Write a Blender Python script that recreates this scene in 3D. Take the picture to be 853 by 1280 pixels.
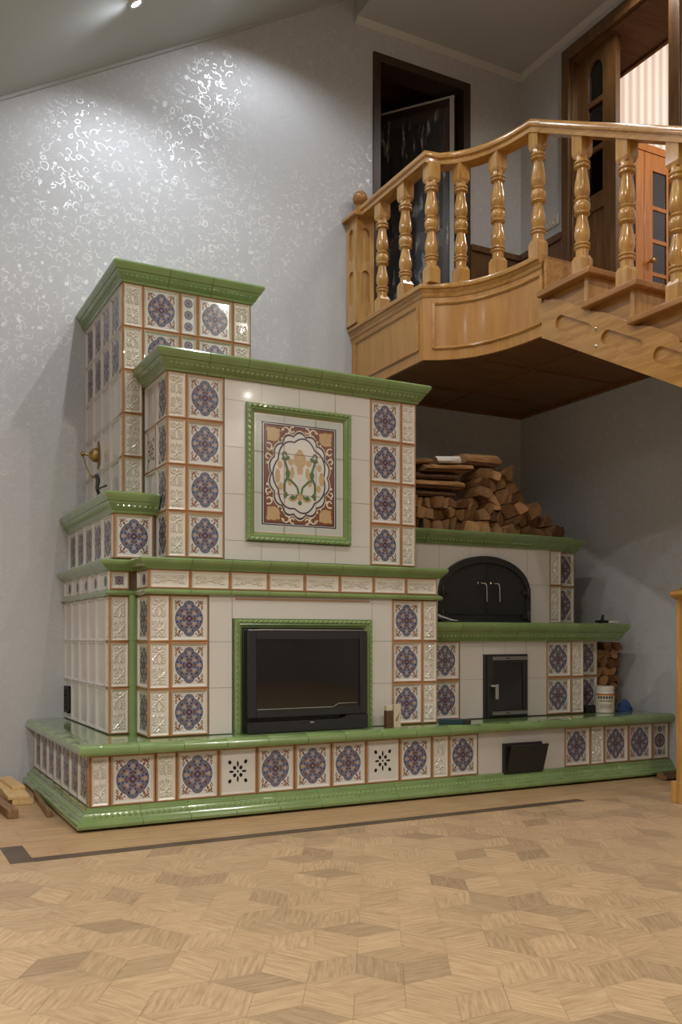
import bpy, math, random
from math import sin, cos, pi, radians as R
random.seed(7)
C = bpy.context.scene.collection
for o in list(bpy.data.objects):
    bpy.data.objects.remove(o)
sc = bpy.context.scene

# ------------------------------------------------------------------ camera, world, exposure, lights
cd = bpy.data.cameras.new('camera'); cam = bpy.data.objects.new('camera', cd); C.objects.link(cam)
cam.location = (0, 0, 0.92); cam.rotation_euler = (R(90), 0, -0.48455)
cd.sensor_width = 36; cd.sensor_fit = 'AUTO'; cd.lens = 1141 / 1280 * 36; cd.shift_y = (796 - 640) / 1280
cd.clip_start = 0.05; cd.clip_end = 100
sc.camera = cam
w = bpy.data.worlds.new('world'); sc.world = w; w.use_nodes = True
w.node_tree.nodes['Background'].inputs[0].default_value = (0.05, 0.05, 0.055, 1)
w.node_tree.nodes['Background'].inputs[1].default_value = 0.3
sc.view_settings.view_transform = 'Standard'; sc.view_settings.look = 'None'
sc.view_settings.exposure = 0.0; sc.view_settings.gamma = 1; sc.view_settings.use_curve_mapping = False
COOL = (0.90, 0.94, 1.0); WARM = (1.0, 0.80, 0.56); NEUT = (1.0, 0.93, 0.83)
SLOPE = 0.583
def slope_z(x): return 3.802 + SLOPE * x
# recessed spots and added fill lamps: x, y, z, colour, watts
SPOTS = [(0.45, 4.85, slope_z(0.45), COOL, 14), (1.43, 5.30, slope_z(1.43), COOL, 32), (2.42, 5.33, slope_z(2.42), COOL, 32),
         (0.45, 3.60, slope_z(0.45), COOL, 24), (1.43, 4.45, slope_z(1.43), COOL, 34), (2.42, 4.20, slope_z(2.42), COOL, 44),
         (1.43, 2.40, slope_z(1.43), NEUT, 80), (2.42, 1.90, slope_z(2.42), NEUT, 80),
         (4.44, -1.80, 5.53, NEUT, 215), (5.04, -2.60, 5.53, NEUT, 215), (6.5, -6.9, 5.53, NEUT, 220), (7.1, -7.6, 5.53, NEUT, 220),
         (3.4, 2.2, 5.53, NEUT, 70), (0.6, -0.6, slope_z(0.6), NEUT, 230),
         (-1.0, 3.4, slope_z(-1.0), (1, .97, .92), 85), (-1.0, 1.2, slope_z(-1.0), (1, .97, .93), 175), (4.5, 4.5, 5.53, NEUT, 26), (4.2, 3.0, 5.53, NEUT, 24)]  # pair low on the left slope is unseen fill, added for the right wall
for i, (x, y, z, c, e) in enumerate(SPOTS):
    l = bpy.data.lights.new('spot_or_fill_light', 'SPOT'); l.energy = e; l.color = c
    l.spot_size = R(158); l.spot_blend = 0.55; l.shadow_soft_size = 0.035
    o = bpy.data.objects.new('spot_or_fill_light', l); C.objects.link(o); o.location = (x, y, z - 0.03)
l = bpy.data.lights.new('upstairs_room_light', 'POINT'); l.energy = 95; l.color = (1.0, 0.92, 0.86); l.shadow_soft_size = 0.12
o = bpy.data.objects.new('upstairs_room_light', l); C.objects.link(o); o.location = (6.6, 4.3, 5.7)

WX, WY = 4.82, 5.97

# ------------------------------------------------------------------ helpers
class MB:
    def __init__(s): s.v = []; s.f = []; s.m = []; s.mats = []
    def mi(s, m):
        if m not in s.mats: s.mats.append(m)
        return s.mats.index(m)
    def add(s, pts, faces, m):
        b = len(s.v); s.v.extend([tuple(p) for p in pts]); k = s.mi(m)
        for f in faces: s.f.append([b + i for i in f]); s.m.append(k)
    def poly(s, pts, m): s.add(pts, [list(range(len(pts)))], m)
    def box(s, x0, y0, z0, x1, y1, z1, m):
        p = [(x0,y0,z0),(x1,y0,z0),(x1,y1,z0),(x0,y1,z0),(x0,y0,z1),(x1,y0,z1),(x1,y1,z1),(x0,y1,z1)]
        s.add(p, [[0,3,2,1],[4,5,6,7],[0,1,5,4],[1,2,6,5],[2,3,7,6],[3,0,4,7]], m)
    def obox(s, c, ax, ay, az, m):                       # oriented box from centre and half vectors
        p = []
        for k in (-1, 1):
            for a, b in ((-1,-1),(1,-1),(1,1),(-1,1)):
                p.append(tuple(c[i] + a*ax[i] + b*ay[i] + k*az[i] for i in range(3)))
        s.add(p, [[0,3,2,1],[4,5,6,7],[0,1,5,4],[1,2,6,5],[2,3,7,6],[3,0,4,7]], m)
    def prism(s, poly, fn, a0, a1, m, mcap=None):        # extrude 2-D poly; fn(u, v, a) -> xyz
        n = len(poly); p = [fn(u, v, a0) for u, v in poly] + [fn(u, v, a1) for u, v in poly]
        s.add(p, [[i, (i+1) % n, n + (i+1) % n, n + i] for i in range(n)], m)
        s.add(p, [list(range(n))[::-1], list(range(n, 2*n))], mcap or m)
    def lathe(s, cx, cy, prof, m, n=20, cap=True):        # prof: (r, z)
        p = []
        for r, z in prof:
            for k in range(n): p.append((cx + r*cos(2*pi*k/n), cy + r*sin(2*pi*k/n), z))
        f = []
        for j in range(len(prof)-1):
            for k in range(n): f.append([j*n+k, j*n+(k+1) % n, (j+1)*n+(k+1) % n, (j+1)*n+k])
        if cap: f.append(list(range(n))[::-1]); f.append([(len(prof)-1)*n+k for k in range(n)])
        s.add(p, f, m)
    def tube(s, pts, r, m, n=8):
        P = []
        for i, p in enumerate(pts):
            a = pts[max(i-1, 0)]; b = pts[min(i+1, len(pts)-1)]
            d = [b[k]-a[k] for k in range(3)]; L = math.sqrt(sum(q*q for q in d)) or 1; d = [q/L for q in d]
            h = (0, 0, 1) if abs(d[2]) < .9 else (1, 0, 0)
            e = [d[1]*h[2]-d[2]*h[1], d[2]*h[0]-d[0]*h[2], d[0]*h[1]-d[1]*h[0]]
            L = math.sqrt(sum(q*q for q in e)); e = [q/L for q in e]
            g = [d[1]*e[2]-d[2]*e[1], d[2]*e[0]-d[0]*e[2], d[0]*e[1]-d[1]*e[0]]
            rr = r[i] if isinstance(r, (list, tuple)) else r
            for k in range(n):
                t = 2*pi*k/n; P.append(tuple(p[q] + rr*(cos(t)*e[q] + sin(t)*g[q]) for q in range(3)))
        f = [[j*n+k, j*n+(k+1) % n, (j+1)*n+(k+1) % n, (j+1)*n+k] for j in range(len(pts)-1) for k in range(n)]
        f.append(list(range(n))[::-1]); f.append([(len(pts)-1)*n+k for k in range(n)])
        s.add(P, f, m)
    def sphere(s, c, r, m, n=16, h=10, sz=1.0):
        prof = [(max(r*sin(pi*j/h), 1e-4), c[2] - r*sz*cos(pi*j/h)) for j in range(h+1)]
        s.lathe(c[0], c[1], prof, m, n, cap=False)
    def build(s, name, parent=None, loc=None, angle=35, bevel=0, **props):
        o0 = loc or (tuple(parent_loc(parent)) if parent else (0, 0, 0))
        me = bpy.data.meshes.new(name)
        me.from_pydata([(x-o0[0], y-o0[1], z-o0[2]) for x, y, z in s.v], [], s.f)
        for m in s.mats: me.materials.append(M[m])
        me.polygons.foreach_set('material_index', s.m)
        me.polygons.foreach_set('use_smooth', [True]*len(s.f))
        me.update(); me.set_sharp_from_angle(angle=R(angle))
        o = bpy.data.objects.new(name, me); C.objects.link(o)
        if parent: o.parent = parent
        else: o.location = o0
        if bevel:
            b = o.modifiers.new('bevel', 'BEVEL'); b.width = bevel; b.segments = 2; b.limit_method = 'ANGLE'; b.angle_limit = R(40)
        for k, v in props.items(): o[k] = v
        ORG[o.name] = o0
        return o
ORG = {}
def parent_loc(p): return ORG[p.name]
def thing(name, loc, label=None, category=None, group=None, kind=None):
    o = bpy.data.objects.new(name, None); C.objects.link(o); o.location = loc; o.empty_display_size = 0.1
    ORG[o.name] = tuple(loc)
    if label: o['label'] = label
    if category: o['category'] = category
    if group: o['group'] = group
    if kind: o['kind'] = kind
    return o
def cut(o, cutters):                                      # boolean cutters (MB list) removed from o, result baked
    objs = []
    for mb in cutters:
        c = mb.build('cutter_tmp', loc=(0, 0, 0)); objs.append(c)
        par = o.parent
        off = ORG[o.name]
        b = o.modifiers.new('cut', 'BOOLEAN'); b.operation = 'DIFFERENCE'; b.solver = 'EXACT'; b.object = c
    bpy.context.view_layer.update()
    dg = bpy.context.evaluated_depsgraph_get()
    me = bpy.data.meshes.new_from_object(o.evaluated_get(dg), depsgraph=dg)
    o.modifiers.clear(); old = o.data; o.data = me; me.name = old.name
    for c in objs:
        m = c.data; bpy.data.objects.remove(c); bpy.data.meshes.remove(m)
    me.set_sharp_from_angle(angle=R(35))

def sweep(mb, path, prof, m, pitch=None, closed=False, cap=True):
    """Sweep a profile of (out, z) along a path of (x, y[, z]); mitred corners, optional tile joints."""
    pts = [(p[0], p[1], p[2] if len(p) > 2 else 0.0) for p in path]
    n = len(pts); nor = []
    for i in range(n-1):
        dx, dy = pts[i+1][0]-pts[i][0], pts[i+1][1]-pts[i][1]; L = math.hypot(dx, dy); nor.append((dy/L, -dx/L))
    mit = []
    for i in range(n):
        a = nor[max(i-1, 0)]; b = nor[min(i, n-2)]; k = 1 + a[0]*b[0] + a[1]*b[1]
        mit.append(((a[0]+b[0])/k, (a[1]+b[1])/k))
    sec = []
    for i in range(n):
        sec.append((pts[i], mit[i], 0))
        if pitch and i < n-1:
            L = math.hypot(pts[i+1][0]-pts[i][0], pts[i+1][1]-pts[i][1]); k = max(1, round(L/pitch))
            for j in range(1, k):
                for e, g in ((-.0022, 0), (0, 1), (.0022, 0)):
                    t = j/k + e/L
                    sec.append((tuple(pts[i][q]*(1-t)+pts[i+1][q]*t for q in range(3)), nor[i], g))
    k = len(prof); P = []
    for p, mt, g in sec:
        for out, z in prof:
            oo = out - (0.004 if g and out > 0.004 else 0)
            P.append((p[0]+mt[0]*oo, p[1]+mt[1]*oo, p[2]+z))
    f = []
    for i in range(len(sec)-1):
        for j in range(k if closed else k-1):
            f.append([i*k+j, (i+1)*k+j, (i+1)*k+(j+1) % k, i*k+(j+1) % k])
    if cap:
        f.append(list(range(k))); f.append([(len(sec)-1)*k+j for j in range(k)][::-1])
    mb.add(P, f, m)
def bumps(mb, path, out, z, dz, m, step=0.032, r=0.009, h=0.006, tilt=0.4):
    """little egg mouldings along a path, set on a face that leans by tilt"""
    for i in range(len(path)-1):
        (x0, y0), (x1, y1) = path[i][:2], path[i+1][:2]
        L = math.hypot(x1-x0, y1-y0); d = ((x1-x0)/L, (y1-y0)/L); n = (d[1], -d[0]); k = int(L/step)
        for j in range(k):
            t = (j+.5)/k*L; cx, cy = x0+d[0]*t+n[0]*out, y0+d[1]*t+n[1]*out
            P = [(cx+n[0]*h, cy+n[1]*h, z)]
            for q in range(6):
                a = 2*pi*q/6; u = r*cos(a)*1.2; v = dz*sin(a)
                P.append((cx+d[0]*u+n[0]*v*tilt, cy+d[1]*u+n[1]*v*tilt, z+v))
            mb.add(P, [[0, 1+q, 1+(q+1) % 6] for q in range(6)], m)

# ------------------------------------------------------------------ materials
M = {}
def s2l(c): return tuple(((v/255+.055)/1.055)**2.4 if v/255 > .04045 else v/255/12.92 for v in c) + (1,)
def base_mat(name):
    m = bpy.data.materials.new(name); m.use_nodes = True; M[name] = m
    nt = m.node_tree; return m, nt, nt.nodes['Principled BSDF'], nt.nodes.new, nt.links.new
def mat(name, rgb, rough=.5, metal=0, coat=0, var=0.08, scale=30, bump=0, spec=.5):
    m, nt, b, N, L = base_mat(name)
    b.inputs['Roughness'].default_value = rough; b.inputs['Metallic'].default_value = metal
    b.inputs['Coat Weight'].default_value = coat; b.inputs['Coat Roughness'].default_value = .05
    b.inputs['Specular IOR Level'].default_value = spec
    tc = N('ShaderNodeTexCoord'); nz = N('ShaderNodeTexNoise'); nz.inputs['Scale'].default_value = scale; nz.inputs['Detail'].default_value = 4
    L(tc.outputs['Object'], nz.inputs['Vector'])
    mx = N('ShaderNodeMix'); mx.data_type = 'RGBA'; L(nz.outputs['Fac'], mx.inputs[0])
    c = s2l(rgb); mx.inputs[6].default_value = tuple(v*(1-var) for v in c[:3])+(1,); mx.inputs[7].default_value = tuple(min(1, v*(1+var)) for v in c[:3])+(1,)
    L(mx.outputs[2], b.inputs['Base Color'])
    if bump:
        bp = N('ShaderNodeBump'); bp.inputs['Strength'].default_value = bump; bp.inputs['Distance'].default_value = .01
        L(nz.outputs['Fac'], bp.inputs['Height']); L(bp.outputs[0], b.inputs['Normal'])
    return m
def wood(name, dark, light, axis='x', scale=9, rough=.3, coat=0.0, stretch=9, uv=False, tone=False):
    m, nt, b, N, L = base_mat(name)
    tc = N('ShaderNodeTexCoord'); mp = N('ShaderNodeMapping')
    s = [stretch, stretch, stretch]; s['xyz'.index(axis)] = 1.0; mp.inputs['Scale'].default_value = s
    L(tc.outputs['UV' if uv else 'Object'], mp.inputs['Vector'])
    nz = N('ShaderNodeTexNoise'); nz.inputs['Scale'].default_value = scale*.35; nz.inputs['Detail'].default_value = 7; nz.inputs['Roughness'].default_value = .62; nz.inputs['Distortion'].default_value = .15 if uv else .6
    L(mp.outputs[0], nz.inputs['Vector'])
    cr = N('ShaderNodeValToRGB'); cr.color_ramp.elements[0].position = .32; cr.color_ramp.elements[1].position = .68
    cr.color_ramp.elements[0].color = s2l(dark); cr.color_ramp.elements[1].color = s2l(light)
    L(nz.outputs['Fac'], cr.inputs[0]); col = cr.outputs[0]
    if tone:
        at = N('ShaderNodeAttribute'); at.attribute_name = 'tone'
        hs = N('ShaderNodeHueSaturation'); L(at.outputs['Fac'], hs.inputs['Value']); L(col, hs.inputs['Color']); col = hs.outputs[0]
    L(col, b.inputs['Base Color']); b.inputs['Roughness'].default_value = rough
    b.inputs['Coat Weight'].default_value = coat; b.inputs['Coat Roughness'].default_value = .12
    bp = N('ShaderNodeBump'); bp.inputs['Strength'].default_value = .06; bp.inputs['Distance'].default_value = .004
    L(nz.outputs['Fac'], bp.inputs['Height']); L(bp.outputs[0], b.inputs['Normal'])
    return m
mat('green', (116, 140, 86), .16, coat=.6, var=.22, scale=9)
mat('green_relief', (126, 148, 98), .25, coat=.3, var=.25, scale=60)
mat('white', (198, 194, 187), .12, coat=.4, var=.03, scale=6)
mat('white_box', (202, 198, 190), .14, coat=.3, var=.04, scale=6)
mat('relief', (208, 202, 190), .22, coat=.2, var=.04, scale=40)
mat('brown', (160, 120, 82), .3, coat=.3, var=.2, scale=14)
mat('grout', (120, 100, 76), .8)
mat('white_grout', (140, 134, 124), .8)
mat('navy', (38, 38, 84), .25, coat=.2)
mat('steel_blue', (104, 104, 118), .22, coat=.2, var=.25, scale=55)
mat('pale_blue', (124, 126, 150), .22, coat=.2)
mat('tan', (176, 148, 106), .22, coat=.2)
mat('rust', (112, 58, 28), .22, coat=.2)
mat('olive', (66, 92, 36), .22, coat=.2)
mat('pale_grey', (176, 182, 174), .22, coat=.2, var=.15, scale=220)
mat('plum', (52, 34, 48), .22, coat=.2)
mat('cast_iron', (34, 33, 32), .55, var=.2, scale=80)
mat('black_steel', (40, 40, 41), .42, metal=.3, var=.1)
mat('dark_glass', (12, 10, 9), .06, coat=.5)
mat('hole', (16, 11, 8), .9)
mat('chrome', (200, 200, 200), .2, metal=1)
mat('brass', (168, 140, 88), .3, metal=1, var=.15)
mat('brushed_steel', (150, 150, 148), .35, metal=.9)
mat('plaster', (176, 174, 168), .8, var=.04, scale=50)
mat('ceiling_paint', (176, 180, 182), .75, var=.03, scale=3)
mat('crown_white', (190, 190, 187), .6)
mat('white_plastic', (214, 210, 200), .35)
mat('outlet_plastic', (190, 186, 174), .4)
mat('blue_cloth', (58, 84, 140), .9, var=.2)
mat('black_plastic', (22, 22, 22), .5)
mat('teal_box', (24, 52, 60), .4)
mat('cardboard', (188, 176, 152), .7)
mat('brown_card', (82, 54, 34), .6)
mat('label_orange', (186, 120, 50), .5)
mat('label_dark', (60, 58, 40), .5)
mat('label_white', (206, 198, 178), .5)
wood('oak', (158, 110, 52), (194, 148, 82), 'y', 10, .24, .35)
wood('oak_z', (164, 118, 58), (202, 158, 92), 'z', 10, .2, .5)
wood('oak_panel', (166, 116, 56), (188, 138, 72), 'z', 7, .3, .25)
wood('oak_worn', (140, 96, 52), (178, 126, 70), 'y', 12, .35, .15)
wood('dark_oak', (84, 58, 34), (116, 84, 50), 'z', 10, .32, .2)
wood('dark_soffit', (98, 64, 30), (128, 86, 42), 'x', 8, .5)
wood('walnut', (44, 32, 22), (66, 48, 32), 'z', 10, .4)
wood('orange_wood', (150, 90, 30), (178, 114, 44), 'z', 9, .3, .3)
wood('ceiling_boards', (90, 62, 40), (120, 86, 58), 'x', 6, .6)
wood('parquet', (164, 134, 100), (196, 168, 132), 'x', 26, .42, .05, stretch=10, uv=True, tone=True)
wood('border_oak', (160, 128, 92), (188, 156, 116), 'x', 12, .42, .05)
wood('dark_strip', (70, 56, 44), (98, 82, 66), 'x', 14, .45)
wood('board_wood', (196, 160, 108), (222, 190, 138), 'y', 12, .6)
wood('board_dark', (112, 84, 56), (146, 112, 76), 'y', 12, .6)
wood('split_wood', (104, 70, 40), (160, 116, 72), 'y', 16, .8)
wood('split_long', (120, 82, 48), (188, 144, 92), 'x', 16, .8)
wood('end_pale', (150, 110, 70), (192, 150, 104), 'y', 40, .85, stretch=1.5)
wood('end_dark', (84, 56, 34), (120, 84, 54), 'y', 40, .85, stretch=1.5)
wood('end_grain', (110, 80, 52), (152, 116, 78), 'y', 40, .85, stretch=1.5)
wood('bark', (62, 42, 28), (112, 78, 50), 'y', 26, .9)
mat('birch_bark', (206, 200, 190), .7, var=.1, scale=20)
# wallpaper: pearly scrolls on a satin grey-blue ground
def wallpaper(name, ground, curl, rg=.5, rc=.28):
    m, nt, b, N, L = base_mat(name)
    tc = N('ShaderNodeTexCoord'); nz = N('ShaderNodeTexNoise'); nz.inputs['Scale'].default_value = 5; nz.inputs['Detail'].default_value = 1
    L(tc.outputs['Object'], nz.inputs['Vector'])
    ms = N('ShaderNodeVectorMath'); ms.operation = 'MULTIPLY_ADD'; ms.inputs[1].default_value = (.11, .11, .11)
    L(nz.outputs['Color'], ms.inputs[0]); L(tc.outputs['Object'], ms.inputs[2])
    mask = None
    for sc_, r0, wd in ((13.5, .38, .030), (20, .34, .038)):
        vo = N('ShaderNodeTexVoronoi'); vo.inputs['Scale'].default_value = sc_; vo.inputs['Randomness'].default_value = .85
        L(ms.outputs[0], vo.inputs['Vector'])
        d = N('ShaderNodeMath'); d.operation = 'SUBTRACT'; d.inputs[1].default_value = r0; L(vo.outputs['Distance'], d.inputs[0])
        a = N('ShaderNodeMath'); a.operation = 'ABSOLUTE'; L(d.outputs[0], a.inputs[0])
        mr = N('ShaderNodeMapRange'); mr.inputs['From Min'].default_value = wd*.4; mr.inputs['From Max'].default_value = wd*1.5
        mr.inputs['To Min'].default_value = 1; mr.inputs['To Max'].default_value = 0; L(a.outputs[0], mr.inputs['Value'])
        g = N('ShaderNodeTexNoise'); g.inputs['Scale'].default_value = sc_*1.3; L(tc.outputs['Object'], g.inputs['Vector'])
        gr = N('ShaderNodeMapRange'); gr.inputs['From Min'].default_value = .46; gr.inputs['From Max'].default_value = .54; L(g.outputs['Fac'], gr.inputs['Value'])
        mu = N('ShaderNodeMath'); mu.operation = 'MULTIPLY'; L(mr.outputs[0], mu.inputs[0]); L(gr.outputs[0], mu.inputs[1])
        if mask is None: mask = mu
        else:
            mm = N('ShaderNodeMath'); mm.operation = 'MAXIMUM'; L(mask.outputs[0], mm.inputs[0]); L(mu.outputs[0], mm.inputs[1]); mask = mm
    mx = N('ShaderNodeMix'); mx.data_type = 'RGBA'; L(mask.outputs[0], mx.inputs[0]); mx.inputs[6].default_value = s2l(ground); mx.inputs[7].default_value = s2l(curl)
    L(mx.outputs[2], b.inputs['Base Color'])
    rr = N('ShaderNodeMapRange'); rr.inputs['To Min'].default_value = rg; rr.inputs['To Max'].default_value = rc; L(mask.outputs[0], rr.inputs['Value']); L(rr.outputs[0], b.inputs['Roughness'])
    me = N('ShaderNodeMath'); me.operation = 'MULTIPLY'; me.inputs[1].default_value = .35; L(mask.outputs[0], me.inputs[0]); L(me.outputs[0], b.inputs['Metallic'])
wallpaper('wallpaper', (187, 188, 190), (204, 205, 206), .60, .30)
def stripes():
    m, nt, b, N, L = base_mat('striped_wallpaper')
    tc = N('ShaderNodeTexCoord'); wv = N('ShaderNodeTexWave'); wv.bands_direction = 'X'; wv.inputs['Scale'].default_value = 3.4; wv.inputs['Distortion'].default_value = 0
    L(tc.outputs['Object'], wv.inputs['Vector']); cr = N('ShaderNodeValToRGB'); L(wv.outputs['Fac'], cr.inputs[0])
    cr.color_ramp.elements[0].color = s2l((200, 184, 170)); cr.color_ramp.elements[1].color = s2l((234, 228, 222))
    L(cr.outputs[0], b.inputs['Base Color']); b.inputs['Roughness'].default_value = .6
stripes()
def glow():
    m, nt, b, N, L = base_mat('lamp_glow')
    b.inputs['Emission Color'].default_value = (.9, .95, 1, 1); b.inputs['Emission Strength'].default_value = 18
glow()
def film():
    m, nt, b, N, L = base_mat('plastic_film')
    b.inputs['Base Color'].default_value = (.9, .9, .9, 1); b.inputs['Roughness'].default_value = .12; b.inputs['Alpha'].default_value = .07
    tc = N('ShaderNodeTexCoord'); mp = N('ShaderNodeMapping'); mp.inputs['Scale'].default_value = (9, 9, 2.2); nz = N('ShaderNodeTexNoise'); nz.inputs['Scale'].default_value = 2.2; nz.inputs['Detail'].default_value = 6
    L(tc.outputs['Object'], mp.inputs['Vector']); L(mp.outputs[0], nz.inputs['Vector'])
    ar = N('ShaderNodeMapRange'); ar.inputs['From Min'].default_value = .56; ar.inputs['From Max'].default_value = .72; ar.inputs['To Min'].default_value = .05; ar.inputs['To Max'].default_value = .5; L(nz.outputs['Fac'], ar.inputs['Value']); L(ar.outputs[0], b.inputs['Alpha'])
    bp = N('ShaderNodeBump'); bp.inputs['Strength'].default_value = .9; bp.inputs['Distance'].default_value = .05; L(nz.outputs['Fac'], bp.inputs['Height']); L(bp.outputs[0], b.inputs['Normal'])
film()

# ------------------------------------------------------------------ setting: floor, walls, ceilings
def clip(poly, a, b, c):                                   # keep a*x + b*y <= c
    out = []
    for i in range(len(poly)):
        p, q = poly[i], poly[(i+1) % len(poly)]; dp = a*p[0]+b*p[1]-c; dq = a*q[0]+b*q[1]-c
        if dp <= 0: out.append(p)
        if (dp < 0 < dq) or (dq < 0 < dp):
            t = dp/(dp-dq); out.append((p[0]+(q[0]-p[0])*t, p[1]+(q[1]-p[1])*t))
    return out
SX0, SY = -0.2, 3.885                                      # dark strip line
mb = MB(); mb.box(-3.0, -8, -.12, 8, 5.97, -.004, 'border_oak')
# rhombic (tumbling block) parquet
A = .15; tones = []; uvs = []
verts, faces = [], []
ax = [(A*cos(R(60*k)), A*sin(R(60*k))) for k in range(6)]
ox, oy = 2.024, 2.839
rh = random.Random(3)
for i in range(-24, 26):
    for j in range(-24, 18):
        # hexagon centres of the tumbling-block tiling
        cx = ox + (i*1.5)*A; cy = oy + (j + (.5 if i % 2 else 0))*A*math.sqrt(3)
        if not (-2.2 < cx < 6.2 and -.6 < cy < 4.3): continue
        for k in (0, 2, 4):
            p1, p2 = ax[k], ax[(k+2) % 6]; pm = ax[(k+1) % 6]
            quad = [(cx, cy), (cx+p1[0], cy+p1[1]), (cx+pm[0], cy+pm[1]), (cx+p2[0], cy+p2[1])]
            q = clip(quad, 0, 1, SY)
            if len(q) < 3: continue
            gx = sum(p[0] for p in q)/len(q); gy = sum(p[1] for p in q)/len(q)
            q2 = [(gx+(p[0]-gx)*.994, gy+(p[1]-gy)*.994) for p in q]
            b0 = len(verts); verts += [(p[0], p[1], 0) for p in q2]; faces.append(list(range(b0, b0+len(q2))))
            t = rh.choice([1, .95, 1.04, .88, 1.08, .97, 1.0, 1.03]) * (1 if rh.random() > .14 else .80)
            tones.append(t); ang = R(60*rh.choice([k, k+2])) ; du, dv = rh.random()*20, rh.random()*20
            uvs.append([((p[0]-gx)*cos(ang)+(p[1]-gy)*sin(ang)+du, -(p[0]-gx)*sin(ang)+(p[1]-gy)*cos(ang)+dv) for p in q2])
b0 = len(mb.v); mb.v += verts; k = mb.mi('parquet'); nf0 = len(mb.f)
for f in faces: mb.f.append([b0+i for i in f]); mb.m.append(k)
# plank border between strip and stove, dark strip with a corner block
x = -1.0; yb = SY+.076
k0 = len(mb.f)
for row in range(14):
    x = -3 + rh.random()*.4
    y0 = yb + row*.15
    while x < 4.82:
        L_ = .42 + rh.random()*.2; mb.poly([(x+.0008, y0+.0008, 0), (min(x+L_, 4.82)-.0008, y0+.0008, 0), (min(x+L_, 4.82)-.0008, y0+.1492, 0), (x+.0008, y0+.1492, 0)], 'border_oak'); x += L_
mb.poly([(.6305, SY+.001, .0004), (3.60, SY+.001, .0004), (3.60, SY+.074, .0004), (.6305, SY+.074, .0004)], 'dark_strip')
mb.poly([(3.6, SY, 0), (4.82, SY, 0), (4.82, yb, 0), (3.6, yb, 0)], 'border_oak')
mb.poly([(-3, SY, 0), (.62, SY, 0), (.62, yb, 0), (-3, yb, 0)], 'border_oak')
mb.poly([(.535, SY+.005, .0004), (.63, SY+.005, .0004), (.63, SY+.33, .0004), (.535, SY+.33, .0004)], 'dark_strip')
fl = mb.build('floor', kind='structure')
me = fl.data; at = me.attributes.new('tone', 'FLOAT', 'FACE'); vals = [1.0]*len(me.polygons)
ul = me.uv_layers.new(name='UVMap')
for n_, (t, uv) in enumerate(zip(tones, uvs)):
    vals[nf0+n_] = t; pg = me.polygons[nf0+n_]
    for li, c in zip(pg.loop_indices, uv): ul.data[li].uv = c
at.data.foreach_set('value', vals)

def wall_with_hole(name, fn, a0, a1, b0, b1, h, t0, t1, m, back=None):
    """wall in (a, b) with a rectangular hole h=(a, b, a, b); fn(a, b, t) -> xyz"""
    mb = MB()
    for (p, q, r, s) in ((a0, b0, h[0], b1), (h[2], b0, a1, b1), (h[0], b0, h[2], h[1]), (h[0], h[3], h[2], b1)):
        if r-p < 1e-4 or s-q < 1e-4: continue
        P = [fn(p, q, t0), fn(r, q, t0), fn(r, s, t0), fn(p, s, t0), fn(p, q, t1), fn(r, q, t1), fn(r, s, t1), fn(p, s, t1)]
        mb.add(P, [[0,1,2,3],[7,6,5,4],[0,4,5,1],[1,5,6,2],[2,6,7,3],[3,7,4,0]], m)
    return mb.build(name, kind='structure')
wall_with_hole('wall_back', lambda a, b, t: (a, t, b), -3.0, 8.0, 0, 6.2, (3.47, 3.2, 4.24, 5.27), WY, WY+.16, 'wallpaper')
wall_with_hole('wall_right', lambda a, b, t: (t, -a, b), -WY, -0.4, 0, 5.53, (-5.38, 3.2, -4.395, 5.35), WX, 5.28, 'wallpaper')
mb = MB(); mb.box(-3.12, -8, 0, -3, 6.13, 4, 'wallpaper'); mb.build('wall_left', kind='structure')
mb = MB(); mb.box(-3, -8.12, 0, 8, -8, 6.2, 'wallpaper'); mb.build('wall_rear', kind='structure')
mb = MB(); mb.box(8, -8, 0, 8.12, 6.1, 6.2, 'wallpaper'); mb.build('wall_far_right', kind='structure')
mb = MB()                                                  # sloped part, drop edge and flat part in one shell
mb.prism([(-3.1, slope_z(-3.1)), (3.262, slope_z(3.262)), (3.262, 5.53), (5.28, 5.53), (5.28, 5.9), (3.2, 5.9), (-3.1, slope_z(-3.1)+.25)], lambda u, v, a: (u, a, v), -8, WY, 'ceiling_paint')
mb.box(5.28, -8, 5.53, 8, 2.9, 5.9, 'ceiling_paint')
mb.build('ceiling', kind='structure')
mb = MB()                                                  # crown moulding under the flat ceiling and along the slope
pr = [(0, 5.53), (0, 5.49), (-.005, 5.49), (-.014, 5.50), (-.030, 5.518), (-.038, 5.53)]
sweep(mb, [(3.262, WY), (WX, WY)], [(-o, z) for o, z in pr], 'crown_white')
sweep(mb, [(WX, WY), (WX, .5)], [(-o, z) for o, z in pr], 'crown_white')
mb.build('trim_1', kind='structure')
mb = MB()
mb.obox(((-3+3.262)/2, WY-.008, slope_z((-3+3.262)/2)-.008), (3.131, 0, 3.131*SLOPE), (0, .008, 0), (-.006, 0, .010), 'ceiling_paint')
mb.build('trim_2', kind='structure')

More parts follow.
